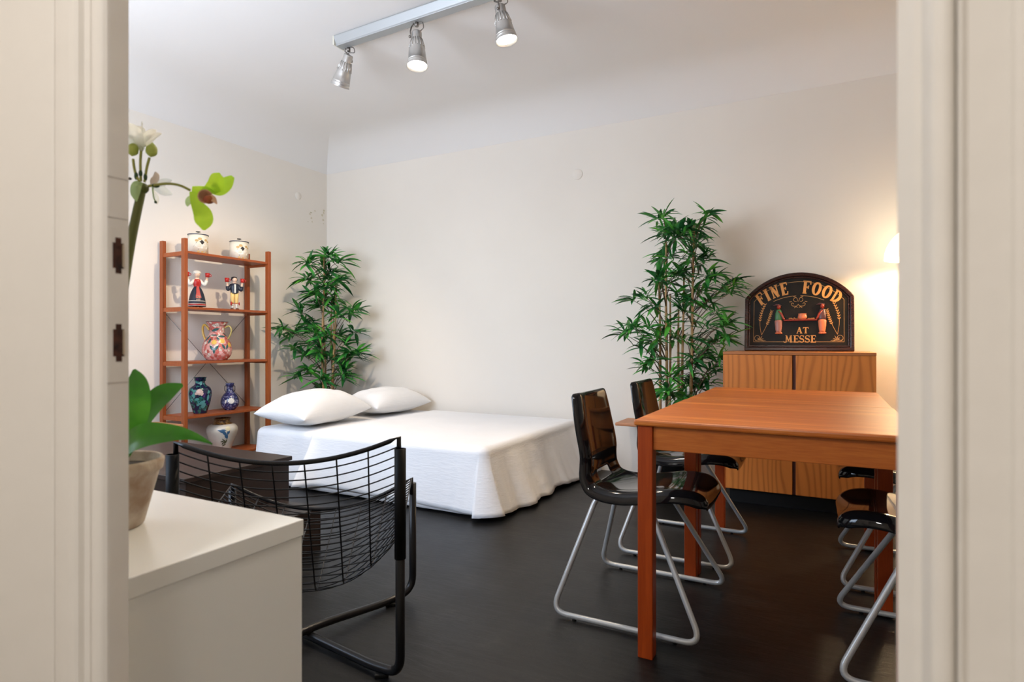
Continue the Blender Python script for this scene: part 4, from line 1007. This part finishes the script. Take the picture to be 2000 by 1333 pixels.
def floral(base, cols, scale, thr=0.0, seed=0.0, grow=0.5):
    """glazed painting: voronoi petals over a base colour"""
    def f(nt, b):
        v = coords(nt)
        n0 = N(nt, 'ShaderNodeTexNoise', Scale=scale*0.6, Detail=2); nt.links.new(v, n0.inputs[0])
        mp = N(nt, 'ShaderNodeMix', data_type='VECTOR') if False else None
        vo = N(nt, 'ShaderNodeTexVoronoi', Scale=scale); nt.links.new(v, vo.inputs[0])
        sep = N(nt, 'ShaderNodeSeparateColor'); nt.links.new(vo.outputs['Color'], sep.inputs[0])
        st = [(0.0, cols[0])]+[((i+1)/len(cols), c) for i, c in enumerate(cols[1:])]
        c1 = ramp(nt, sep.outputs[0], st, 'CONSTANT')
        vo2 = N(nt, 'ShaderNodeTexVoronoi', Scale=scale); vo2.feature = 'DISTANCE_TO_EDGE'; nt.links.new(v, vo2.inputs[0])
        lt = N(nt, 'ShaderNodeMath', operation='GREATER_THAN'); lt.inputs[1].default_value = 0.05+thr; nt.links.new(vo2.outputs[0], lt.inputs[0])
        gt = N(nt, 'ShaderNodeMath', operation='GREATER_THAN'); gt.inputs[1].default_value = grow; nt.links.new(n0.outputs[0], gt.inputs[0])
        ml = N(nt, 'ShaderNodeMath', operation='MULTIPLY'); nt.links.new(lt.outputs[0], ml.inputs[0]); nt.links.new(gt.outputs[0], ml.inputs[1])
        mx = N(nt, 'ShaderNodeMix', data_type='RGBA'); nt.links.new(ml.outputs[0], mx.inputs[0]); mx.inputs[6].default_value = (*base, 1); nt.links.new(c1, mx.inputs[7])
        nt.links.new(mx.outputs[2], b.inputs['Base Color'])
    return f
jug_m = mat('painted_majolica', (0.6, 0.4, 0.3), 0.22, build=floral((0.50, 0.24, 0.20), [(0.58, 0.13, 0.11), (0.75, 0.40, 0.38), (0.45, 0.09, 0.07), (0.70, 0.33, 0.30), (0.76, 0.68, 0.58)], 46, 0.0, grow=0.36))
vase1_m = mat('cloisonne_navy', (0.015, 0.02, 0.06), 0.15, build=floral((0.008, 0.012, 0.045), [(0.03, 0.16, 0.15), (0.01, 0.015, 0.05), (0.06, 0.28, 0.26), (0.05, 0.02, 0.12), (0.012, 0.02, 0.06), (0.03, 0.14, 0.10)], 48, 0.0, grow=0.40))
vase2_m = mat('blue_glaze', (0.05, 0.05, 0.14), 0.15, build=floral((0.025, 0.028, 0.09), [(0.08, 0.09, 0.22), (0.02, 0.022, 0.08), (0.2, 0.2, 0.32), (0.04, 0.03, 0.12)], 70, 0.0, grow=0.42))
vase3_m = mat('ivory_glaze', (0.66, 0.60, 0.50), 0.25, build=noisy((0.62, 0.56, 0.47), (0.70, 0.65, 0.56), 12, 30, 0.02))
gold_rim = mat('antique_gold_glaze', (0.28, 0.13, 0.035), 0.3, build=floral((0.06, 0.02, 0.012), [(0.4, 0.2, 0.05), (0.25, 0.1, 0.02)], 60, 0, grow=0.4))
pale_pink = mat('pale_pink_glaze', (0.68, 0.50, 0.45), 0.25); teal_g = mat('teal_leaf_glaze', (0.03, 0.10, 0.10), 0.25); yel_g = mat('yellow_glaze', (0.74, 0.46, 0.09), 0.25); olive_g = mat('olive_glaze', (0.42, 0.33, 0.10), 0.25)
blue_g = mat('slate_blue_glaze', (0.05, 0.12, 0.22), 0.25); white_g = mat('white_glaze', (0.75, 0.72, 0.66), 0.25); turq_g = mat('turquoise_glaze', (0.10, 0.32, 0.32), 0.25)
def on_lathe(prof, th, z, dth, dz, nseg=8, petal=8, rot=0, off=0.0012):
    """petal/leaf patch lying on a lathe surface: centre angle th, height z"""
    def rad(zz):
        for (r0, z0), (r1, z1) in zip(prof, prof[1:]):
            if z0 <= zz <= z1 or z1 <= zz <= z0: return r0+(r1-r0)*((zz-z0)/(z1-z0) if abs(z1-z0) > 1e-9 else 0)
        return prof[-1][0]
    return rad
def leafpatch(bm, prof, th, z, L, Wd, rot, off=0.0012, n=6, blunt=False):
    rad = on_lathe(prof, th, z, 0, 0); rows = []
    r0 = rad(z)
    for i in range(n+1):
        u = -1+2*i/n; ww = Wd*(max(0, 1-u*u)**0.5 if blunt else max(0.0, math.cos(u*PI/2)))
        row = []
        for s in (-1, 0, 1):
            a, b = u*L/2, s*ww/2
            aa, bb = a*math.cos(rot)-b*math.sin(rot), a*math.sin(rot)+b*math.cos(rot)
            zz = min(max(z+bb, prof[0][1]+0.001), max(p[1] for p in prof)-0.001); t2 = th+aa/r0; rr = rad(zz)+off
            row.append(bm.verts.new((rr*math.cos(t2), rr*math.sin(t2), zz)))
        rows.append(row)
    for A, B in zip(rows, rows[1:]):
        for k in range(2): bm.faces.new((A[k], A[k+1], B[k+1], B[k]))
def vase(name, label, px, z, H_, R_, prof, m, x=-4.205):
    y = wallpt(px, x); t = thing(name, label, 'vase' if name != 'painted_jug' else 'jug', (x, y, z+0.0005))
    pr = [(r*R_, zz*H_) for r, zz in smoothprof(prof, 4)]
    inner = [(pr[-1][0]*0.86, pr[-1][1]-0.001), (pr[-1][0]*0.8, pr[-1][1]-0.03), (0, pr[-1][1]-0.032)]
    bm = bmesh.new(); lathe(bm, [(0, 0)]+pr+inner, 40, caps=False); obj('body', bm, m, t, smooth=True)
    return t, pr, math.atan2(-y, -x)
t, pr, th = vase('painted_jug', 'pink floral two-handled jug with wavy rim on the middle shelf', 424, zs[2], 0.298, 0.108,
    [(0.60, 0), (0.72, 0.03), (0.93, 0.14), (1.0, 0.26), (0.94, 0.40), (0.78, 0.54), (0.60, 0.64), (0.50, 0.72), (0.50, 0.80), (0.60, 0.92), (0.74, 1.0)], jug_m)
bm = bmesh.new()
for dt, z, L, Wd, r in ((-0.35, 0.095, 0.055, 0.020, 2.2), (-0.05, 0.095, 0.055, 0.020, 0.9), (-0.2, 0.075, 0.055, 0.018, 1.57), (0.45, 0.105, 0.05, 0.018, 2.1), (0.72, 0.105, 0.05, 0.018, 1.1), (-0.6, 0.15, 0.05, 0.018, 1.3), (0.1, 0.165, 0.045, 0.016, 2.2), (0.5, 0.185, 0.06, 0.018, 0.0), (-0.3, 0.195, 0.07, 0.010, 0.0), (-0.25, 0.235, 0.065, 0.022, 0.35), (-0.95, 0.17, 0.06, 0.02, 1.2), (1.1, 0.2, 0.05, 0.015, 2.4)): leafpatch(bm, pr, th+dt, z, L, Wd, r)
obj('painted_foliage', bm, teal_g, t)
bm = bmesh.new()
for dt, z in ((-0.22, 0.140), (0.40, 0.150), (1.0, 0.12)):
    for k in range(5): leafpatch(bm, pr, th+dt, z, 0.042, 0.018, k*PI/5, off=0.0016, blunt=True)
obj('painted_blossom', bm, yel_g, t)
bm = bmesh.new(); lathe(bm, [(pr[-1][0]*0.99, pr[-1][1]-0.001), (pr[-1][0]*1.03, pr[-1][1]+0.001), (pr[-1][0]*0.99, pr[-1][1]+0.003), (pr[-1][0]*0.92, pr[-1][1]+0.001)], 40, caps=False); obj('rim', bm, purple_m, t)
rt = Vector((math.cos(YAW), math.sin(YAW), 0))
for s, m_ in ((-1, yel_g), (1, olive_g)):
    bm = bmesh.new(); q = [rt*s*0.062+Vector((0, 0, 0.252)), rt*s*0.090+Vector((0, 0, 0.266)), rt*s*0.110+Vector((0, 0, 0.245)), rt*s*0.106+Vector((0, 0, 0.205)), rt*s*0.085+Vector((0, 0, 0.165))]
    if s < 0: q = [rt*s*0.060+Vector((0, 0, 0.235)), rt*s*0.095+Vector((0, 0, 0.275)), rt*s*0.112+Vector((0, 0, 0.255)), rt*s*0.108+Vector((0, 0, 0.205)), rt*s*0.090+Vector((0, 0, 0.155))]
    tube(bm, [Vector(p) for p in smoothprof([tuple(v) for v in q], 5)], 0.0085 if s < 0 else 0.006, 8); obj('handle', bm, m_, t, smooth=True)

t, pr, th = vase('floral_vase', 'tall navy vase with pink and turquoise flowers on the fourth shelf', 391, zs[3], 0.272, 0.079,
    [(0.58, 0), (0.60, 0.02), (0.72, 0.14), (0.90, 0.32), (1.0, 0.52), (0.99, 0.62), (0.86, 0.71), (0.58, 0.77), (0.44, 0.82), (0.42, 0.92), (0.50, 0.97), (0.60, 1.0)], vase1_m)
bm = bmesh.new()
for k in range(5): leafpatch(bm, pr, th-0.05, 0.165, 0.052, 0.022, k*PI/5+0.2, off=0.0014, blunt=True)
leafpatch(bm, pr, th-0.3, 0.155, 0.03, 0.02, 0.5, off=0.0015, blunt=True); leafpatch(bm, pr, th+0.15, 0.150, 0.03, 0.02, 1.2, off=0.0015, blunt=True)
obj('painted_blossom', bm, pale_pink, t)
bm = bmesh.new()
for dt, z, L, Wd, r in ((0.35, 0.06, 0.045, 0.03, 1.2), (0.2, 0.085, 0.05, 0.025, 0.6), (-0.3, 0.11, 0.035, 0.02, 0.2), (-0.55, 0.14, 0.05, 0.02, 1.5), (0.15, 0.23, 0.035, 0.018, 1.4), (-0.2, 0.07, 0.03, 0.018, 0.7), (0.75, 0.12, 0.05, 0.02, 1.5)): leafpatch(bm, pr, th+dt, z, L, Wd, r, blunt=True)
obj('painted_foliage', bm, turq_g, t)

t, pr, th = vase('floral_vase', 'small dark blue bottle-neck vase with a white flower on the fourth shelf', 449, zs[3], 0.212, 0.068,
    [(0.55, 0), (0.6, 0.02), (0.9, 0.14), (1.0, 0.28), (0.93, 0.44), (0.70, 0.57), (0.46, 0.66), (0.38, 0.74), (0.36, 0.86), (0.44, 0.93), (0.46, 1.0)], vase2_m)
bm = bmesh.new()
for k in range(5): leafpatch(bm, pr, th+0.15, 0.075, 0.052, 0.020, k*PI/5+0.2, off=0.0014, blunt=True)
leafpatch(bm, pr, th-0.45, 0.07, 0.035, 0.012, 1.4, off=0.0014)
obj('painted_blossom', bm, white_g, t)
for s in (-1, 1):
    q = [rt*s*0.024+Vector((0, 0, 0.190)), rt*s*0.040+Vector((0, 0, 0.190)), rt*s*0.040+Vector((0, 0, 0.150)), rt*s*0.030+Vector((0, 0, 0.145))]
    bm = bmesh.new(); tube(bm, fillet(q, 0.008), 0.003, 6)
    obj('handle', bm, mat('dark_handle', (0.02, 0.02, 0.035), 0.2), t)

t, pr, th = vase('floral_vase', 'round ivory vase with blue bird painting and gold neck on the lowest shelf', 434, zs[4], 0.262, 0.112,
    [(0.52, 0), (0.54, 0.03), (0.66, 0.18), (0.84, 0.38), (0.98, 0.58), (1.0, 0.68), (0.92, 0.77), (0.70, 0.83)], vase3_m, x=-4.20)
bm = bmesh.new(); lathe(bm, [(0.079, 0.216), (0.070, 0.222), (0.058, 0.228), (0.055, 0.246), (0.060, 0.256), (0.066, 0.262), (0.058, 0.262), (0.05, 0.25), (0, 0.25)], 36, caps=False); obj('neck', bm, gold_rim, t, smooth=True)
bm = bmesh.new()
for dt, z, L, Wd, r in ((-0.05, 0.175, 0.06, 0.014, 2.9), (0.0, 0.165, 0.06, 0.014, 2.7), (0.15, 0.155, 0.06, 0.022, 2.2), (0.28, 0.13, 0.05, 0.024, 2.0), (0.4, 0.16, 0.045, 0.02, 1.3), (0.1, 0.18, 0.04, 0.01, 2.9)): leafpatch(bm, pr, th+dt, z, L, Wd, r)
obj('bird_painting', bm, blue_g, t)
bm = bmesh.new()
for dt, z, L, Wd, r in ((0.0, 0.09, 0.03, 0.01, 0.2), (0.05, 0.075, 0.03, 0.01, 1.0), (0.12, 0.10, 0.04, 0.008, 2.4), (0.2, 0.08, 0.035, 0.01, 1.8), (0.15, 0.06, 0.03, 0.01, 0.4), (0.3, 0.09, 0.04, 0.01, 1.3)): leafpatch(bm, pr, th+dt, z, L, Wd, r)
obj('branch_painting', bm, mat('olive_brown_glaze', (0.09, 0.09, 0.04), 0.3), t)
bm = bmesh.new()
for k in range(4): leafpatch(bm, pr, th+0.38, 0.188, 0.045, 0.016, k*PI/4+0.2, off=0.0016, blunt=True)
obj('painted_blossom', bm, mat('cream_flower_glaze', (0.75, 0.65, 0.42), 0.3), t)

# ------------------------------------------------------------------ white console by the door
cz_ = 0.70
con = thing('console_cabinet', 'white laminate console cabinet just inside the doorway, holding the flower pot', 'cabinet', (0, 0, 0))
boxo('top_panel', (-1.157, 0.402, cz_-0.0262), (-0.737, 0.681, cz_), white_lam, con, 0.0012)
boxo('carcass', (-1.154, 0.404, 0.0), (-0.7385, 0.679, cz_-0.0266), white_lam, con, 0.001)

# ------------------------------------------------------------------ amaryllis / orchid arrangement in a clay pot
pot_m = mat('weathered_clay', (0.5, 0.42, 0.34), 0.85, build=noisy((0.30, 0.20, 0.13), (0.62, 0.56, 0.47), 22, 70, 0.5, 0.004))
gleaf_m = mat('broad_leaf_green', (0.03, 0.22, 0.02), 0.32, build=leaf_b((0.02, 0.14, 0.010), (0.045, 0.26, 0.018), (0.11, 0.42, 0.03), 14))
stem_m = mat('flower_stem', (0.10, 0.12, 0.02), 0.45); stem2_m = mat('pale_stem', (0.30, 0.32, 0.07), 0.45)
def translucent(m, col, f=0.5):
    nt = m.node_tree; out = nt.nodes['Material Output']; b = nt.nodes['Principled BSDF']
    tr = nt.nodes.new('ShaderNodeBsdfTranslucent'); tr.inputs[0].default_value = (*col, 1)
    mx = nt.nodes.new('ShaderNodeMixShader'); mx.inputs[0].default_value = f
    nt.links.new(b.outputs[0], mx.inputs[1]); nt.links.new(tr.outputs[0], mx.inputs[2]); nt.links.new(mx.outputs[0], out.inputs[0]); return m
white_petal = translucent(mat('white_petal', (0.86, 0.88, 0.82), 0.5), (0.93, 0.95, 0.90), 0.6); translucent(gleaf_m, (0.08, 0.42, 0.02), 0.16); bud_m = translucent(mat('bud_green', (0.50, 0.58, 0.16), 0.5), (0.6, 0.68, 0.2), 0.35); dkg = mat('ovary_green', (0.02, 0.07, 0.02), 0.5)
lime_m = mat('lime_petal', (0.22, 0.50, 0.02), 0.42, build=leaf_b((0.26, 0.52, 0.012), (0.38, 0.66, 0.02), (0.55, 0.78, 0.06), 30)); lip_m = mat('orchid_lip', (0.35, 0.03, 0.01), 0.4, build=noisy((0.30, 0.015, 0.005), (0.45, 0.16, 0.04), 70, 90, 0.3)); lipw = mat('orchid_lip_cream', (0.68, 0.42, 0.26), 0.5)
pale_g = translucent(mat('spathe_pale_green', (0.42, 0.58, 0.28), 0.5), (0.5, 0.68, 0.32)); translucent(lime_m, (0.55, 0.85, 0.06), 0.5)
pb = at(208, 1046, 0.905); pb.z = cz_
fl = thing('flower_pot_arrangement', 'weathered clay pot of white amaryllis and green orchid on the white console', 'potted flowers', (pb.x, pb.y, cz_))
O = Vector((pb.x, pb.y, cz_))
bm = bmesh.new(); lathe(bm, [(0, 0), (0.046, 0), (0.050, 0.004), (0.070, 0.082), (0.075, 0.086), (0.077, 0.100), (0.074, 0.104), (0.070, 0.102), (0.066, 0.080), (0, 0.078)], 40, caps=False); obj('pot', bm, pot_m, fl, smooth=False)
bm = bmesh.new(); lathe(bm, [(0, 0.090), (0.03, 0.092), (0.0672, 0.088), (0.066, 0.081), (0, 0.081)], 32, caps=False); obj('soil', bm, soil_m, fl)
def blade(name, spine, widths, m, parent, fold=0.25, up=Vector((0, 0, 1)), nseg=20, normal=None, solid=0):
    S_ = [Vector(p) for p in smoothprof([tuple(q)+(wd_,) for q, wd_ in zip(spine, widths)], 6)] if False else smoothprof([tuple(q)+(wd_,) for q, wd_ in zip(spine, widths)], 6)
    bm = bmesh.new(); prev = None
    for i, q in enumerate(S_):
        p = Vector(q[:3])-O; wd = max(q[3], 0.0004)
        a = Vector(S_[min(i+1, len(S_)-1)][:3])-Vector(S_[max(i-1, 0)][:3]); a.normalize()
        nr = normal if normal is not None else up
        side = a.cross(nr); side = side.normalized() if side.length > 1e-3 else Vector((1, 0, 0)); nn = side.cross(a).normalized()
        row = [bm.verts.new(p+side*wd*k/2+nn*abs(k/2)*wd*fold*0.8) for k in (-2, -1, 0, 1, 2)]
        if prev:
            for k in range(4): f = bm.faces.new((prev[k], prev[k+1], row[k+1], row[k])); f.smooth = True
        prev = row
    return obj(name, bm, m, parent, smooth=True, solid=solid, sub=1)
fwdv = Vector((-math.sin(YAW), math.cos(YAW), 0)); tocam = -fwdv
root = at(212, 925, 0.90)
blade('leaf', [root, at(240, 880, 0.89), at(264, 810, 0.88), at(268, 755, 0.88), at(262, 722, 0.89)], [0.006, 0.014, 0.020, 0.017, 0.002], gleaf_m, fl, 0.25, normal=(tocam+Vector((0.3, 0, 0.1))).normalized())
blade('leaf', [root, at(255, 868, 0.92), at(285, 812, 0.935), at(318, 772, 0.95), at(357, 752, 0.965)], [0.006, 0.012, 0.019, 0.019, 0.003], gleaf_m, fl, 0.2, normal=(tocam+Vector((-0.25, 0, 0.1))).normalized())
blade('leaf', [root, at(238, 885, 0.88), at(275, 856, 0.86), at(330, 848, 0.86), at(375, 852, 0.87), at(415, 868, 0.88)], [0.006, 0.016, 0.0205, 0.014, 0.0065, 0.001], gleaf_m, fl, 0.3, normal=(tocam*0.9+Vector((0, 0, 0.55))).normalized())
blade('leaf', [root, at(200, 870, 0.86), at(170, 810, 0.84), at(140, 770, 0.83)], [0.006, 0.014, 0.018, 0.002], gleaf_m, fl, 0.3, normal=tocam)
hub = at(277, 371, 0.93)
def tb(name, pts, r, m, parent, n=10):
    bm = bmesh.new(); P_ = [Vector(p) for p in smoothprof([tuple(Vector(p)-O) for p in pts], 6)]
    rr = r if not isinstance(r, (list, tuple)) else [r[0]+(r[1]-r[0])*i/(len(P_)-1) for i in range(len(P_))]
    tube(bm, P_, rr, n); return obj(name, bm, m, parent, smooth=True)
tb('flower_stem', [root, at(222, 760, 0.90), at(236, 600, 0.91), at(256, 470, 0.92), hub], [0.0085, 0.0062], stem_m, fl)
def blob(name, p, r, m, parent, sx=1, sz=1, tilt=0):
    bm = bmesh.new(); ball(bm, Vector(p)-O, r, 12, sx=sx, sy=sx, sz=sz, M=Matrix.Rotation(tilt, 3, fwdv)); return obj(name, bm, m, parent, smooth=True)
blob('stem_knot', at(279, 368, 0.93), 0.0085, stem_m, fl, 1, 1)
blade('spathe', [at(276, 356, 0.925), at(268, 362, 0.92), at(265, 378, 0.92), at(267, 394, 0.92)], [0.004, 0.008, 0.0075, 0.001], pale_g, fl, 0.2, normal=tocam)
for (x0, y0, x1, y1, x2, y2, dd) in ((273, 355, 266, 343, 260, 311, 0.925), (275, 354, 274.5, 338, 276, 290, 0.93), (282, 356, 284, 345, 292, 308, 0.935)):
    tb('pedicel', [at(x0, y0, dd), at(x1, y1, dd), at((x1+x2)/2-1, (y1+y2)/2, dd), at(x2, y2, dd)], [0.0020, 0.0020], stem2_m, fl)
    blob('ovary', at(x1, y1+1, dd), 0.0030, dkg, fl, 0.95, 2.0)
def bud(px, py, dd, tilt):
    bm = bmesh.new(); lathe(bm, smoothprof([(0.0005, -0.0105), (0.0070, -0.0060), (0.0082, 0.0), (0.0070, 0.006), (0.003, 0.0105), (0.0003, 0.013)], 4), 18, at(px, py, dd)-O, M=Matrix.Rotation(tilt, 4, fwdv))
    obj('flower_bud', bm, bud_m, fl, smooth=True)
bud(259, 292, 0.925, 0.1); bud(296, 294, 0.935, 0.1)
# upper white bloom
c0 = at(276, 288, 0.93)
fb = blob('flower_throat', c0, 0.004, white_petal, fl, 1, 1.6)
def petal(pts, wds, m, par, normal, name='petal', fold=0.25): return blade(name, pts, wds, m, par, fold, normal=normal)
petal([c0, at(292, 276, 0.925), at(305, 267, 0.92), at(316, 262, 0.915)], [0.003, 0.0085, 0.0075, 0.001], white_petal, fl, (tocam+Vector((0, 0, 0.4))).normalized())
petal([c0, at(284, 272, 0.92), at(296, 262, 0.91), at(306, 255, 0.905)], [0.003, 0.0085, 0.008, 0.001], white_petal, fl, (tocam+Vector((0, 0, 0.2))).normalized())
petal([c0, at(268, 270, 0.915), at(260, 255, 0.905), at(250, 240, 0.90)], [0.003, 0.0120, 0.0125, 0.001], white_petal, fl, (tocam+Vector((0, 0, -0.1))).normalized())
petal([c0, at(274, 270, 0.925), at(272, 258, 0.93), at(268, 246, 0.935)], [0.003, 0.0115, 0.010, 0.001], white_petal, fl, tocam)
petal([c0, at(258, 280, 0.92), at(244, 270, 0.91), at(232, 262, 0.905)], [0.003, 0.010, 0.009, 0.001], white_petal, fl, tocam)
tb('stamen', [c0, at(277, 262, 0.915), at(277.5, 238, 0.905)], [0.0009, 0.0009], white_petal, fl, 6)
# side bloom, seen from behind
c1 = at(298, 365, 0.95)
petal([c1, at(302, 355, 0.955), at(305, 345, 0.96), at(303, 336, 0.965)], [0.002, 0.007, 0.006, 0.001], mat('blush_petal', (0.74, 0.64, 0.58), 0.5), fl, tocam)
petal([c1, at(312, 360, 0.96), at(325, 355, 0.965), at(336, 352, 0.97)], [0.002, 0.006, 0.006, 0.001], white_petal, fl, tocam)
petal([c1, at(312, 370, 0.96), at(325, 376, 0.965), at(337, 380, 0.97)], [0.002, 0.007, 0.006, 0.001], white_petal, fl, tocam)
petal([c1, at(302, 378, 0.96), at(308, 390, 0.965), at(306, 399, 0.97)], [0.002, 0.0035, 0.003, 0.001], white_petal, fl, tocam)
blob('ovary', at(304, 363, 0.94), 0.0035, dkg, fl, 1.6, 0.9)
tb('pedicel', [hub, at(290, 364, 0.935), at(303, 362, 0.94)], [0.0022, 0.002], stem2_m, fl)
tb('stamen', [c1, at(300, 385, 0.95), at(304, 394, 0.95)], [0.0010, 0.0010], pale_g, fl, 6)
blob('anther', at(304, 395, 0.95), 0.0022, dkg, fl)
blob('anther', at(253, 349, 0.93), 0.0022, fblack, fl, 1.5)
# green orchid
oc = at(386, 384, 0.955)
tb('orchid_stem', [at(300, 362, 0.935), at(325, 359, 0.94), at(350, 362, 0.945), at(372, 372, 0.955)], [0.0020, 0.0020], stem2_m, fl)
petal([at(378, 374, 0.955), at(382, 395, 0.95), at(396, 418, 0.945), at(399, 436, 0.945), at(398, 450, 0.945)], [0.006, 0.0075, 0.0135, 0.0125, 0.002], lime_m, fl, (tocam+Vector((0.3, 0, 0.3))).normalized(), 'orchid_petal', 0.15)
petal([at(396, 373, 0.955), at(412, 366, 0.95), at(422, 354, 0.945), at(432, 342, 0.94)], [0.003, 0.0115, 0.015, 0.005], lime_m, fl, (tocam+Vector((-0.5, 0, -0.4))).normalized(), 'orchid_petal', -0.3)
petal([at(415, 376, 0.96), at(430, 372, 0.962), at(443, 358, 0.965), at(455, 345, 0.968)], [0.003, 0.009, 0.010, 0.003], lime_m, fl, (tocam+Vector((0.4, 0, -0.2))).normalized(), 'orchid_petal', 0.3)
petal([at(375, 369, 0.955), at(390, 371, 0.953), at(405, 373, 0.95), at(422, 378, 0.95)], [0.004, 0.006, 0.006, 0.001], lime_m, fl, tocam, 'orchid_petal', 0.2)
petal([at(376, 385, 0.965), at(370, 392, 0.97), at(367, 399, 0.97), at(366, 404, 0.97)], [0.004, 0.006, 0.004, 0.0005], pale_g, fl, tocam, 'orchid_petal', 0.2)
Mq = (tocam+Vector((0.35, 0, -0.1))).to_track_quat('Z', 'Y').to_matrix().to_4x4()
bm = bmesh.new(); lathe(bm, [(0.003, -0.008), (0.007, 0.0), (0.0095, 0.008), (0.011, 0.012), (0.0095, 0.011), (0.007, 0.002), (0, -0.004)], 20, at(404, 386, 0.945)-O, M=Mq, caps=False); obj('orchid_lip', bm, lipw, fl, smooth=True)
bm = bmesh.new(); ball(bm, at(408, 390, 0.935)-O, 0.0078, 12, sx=1.15, sz=0.85); obj('orchid_lip', bm, lip_m, fl, smooth=True)
petal([at(410, 384, 0.932), at(418, 390, 0.93), at(424, 399, 0.928)], [0.004, 0.0045, 0.0006], lipw, fl, tocam, 'orchid_lip_tip', 0.3)
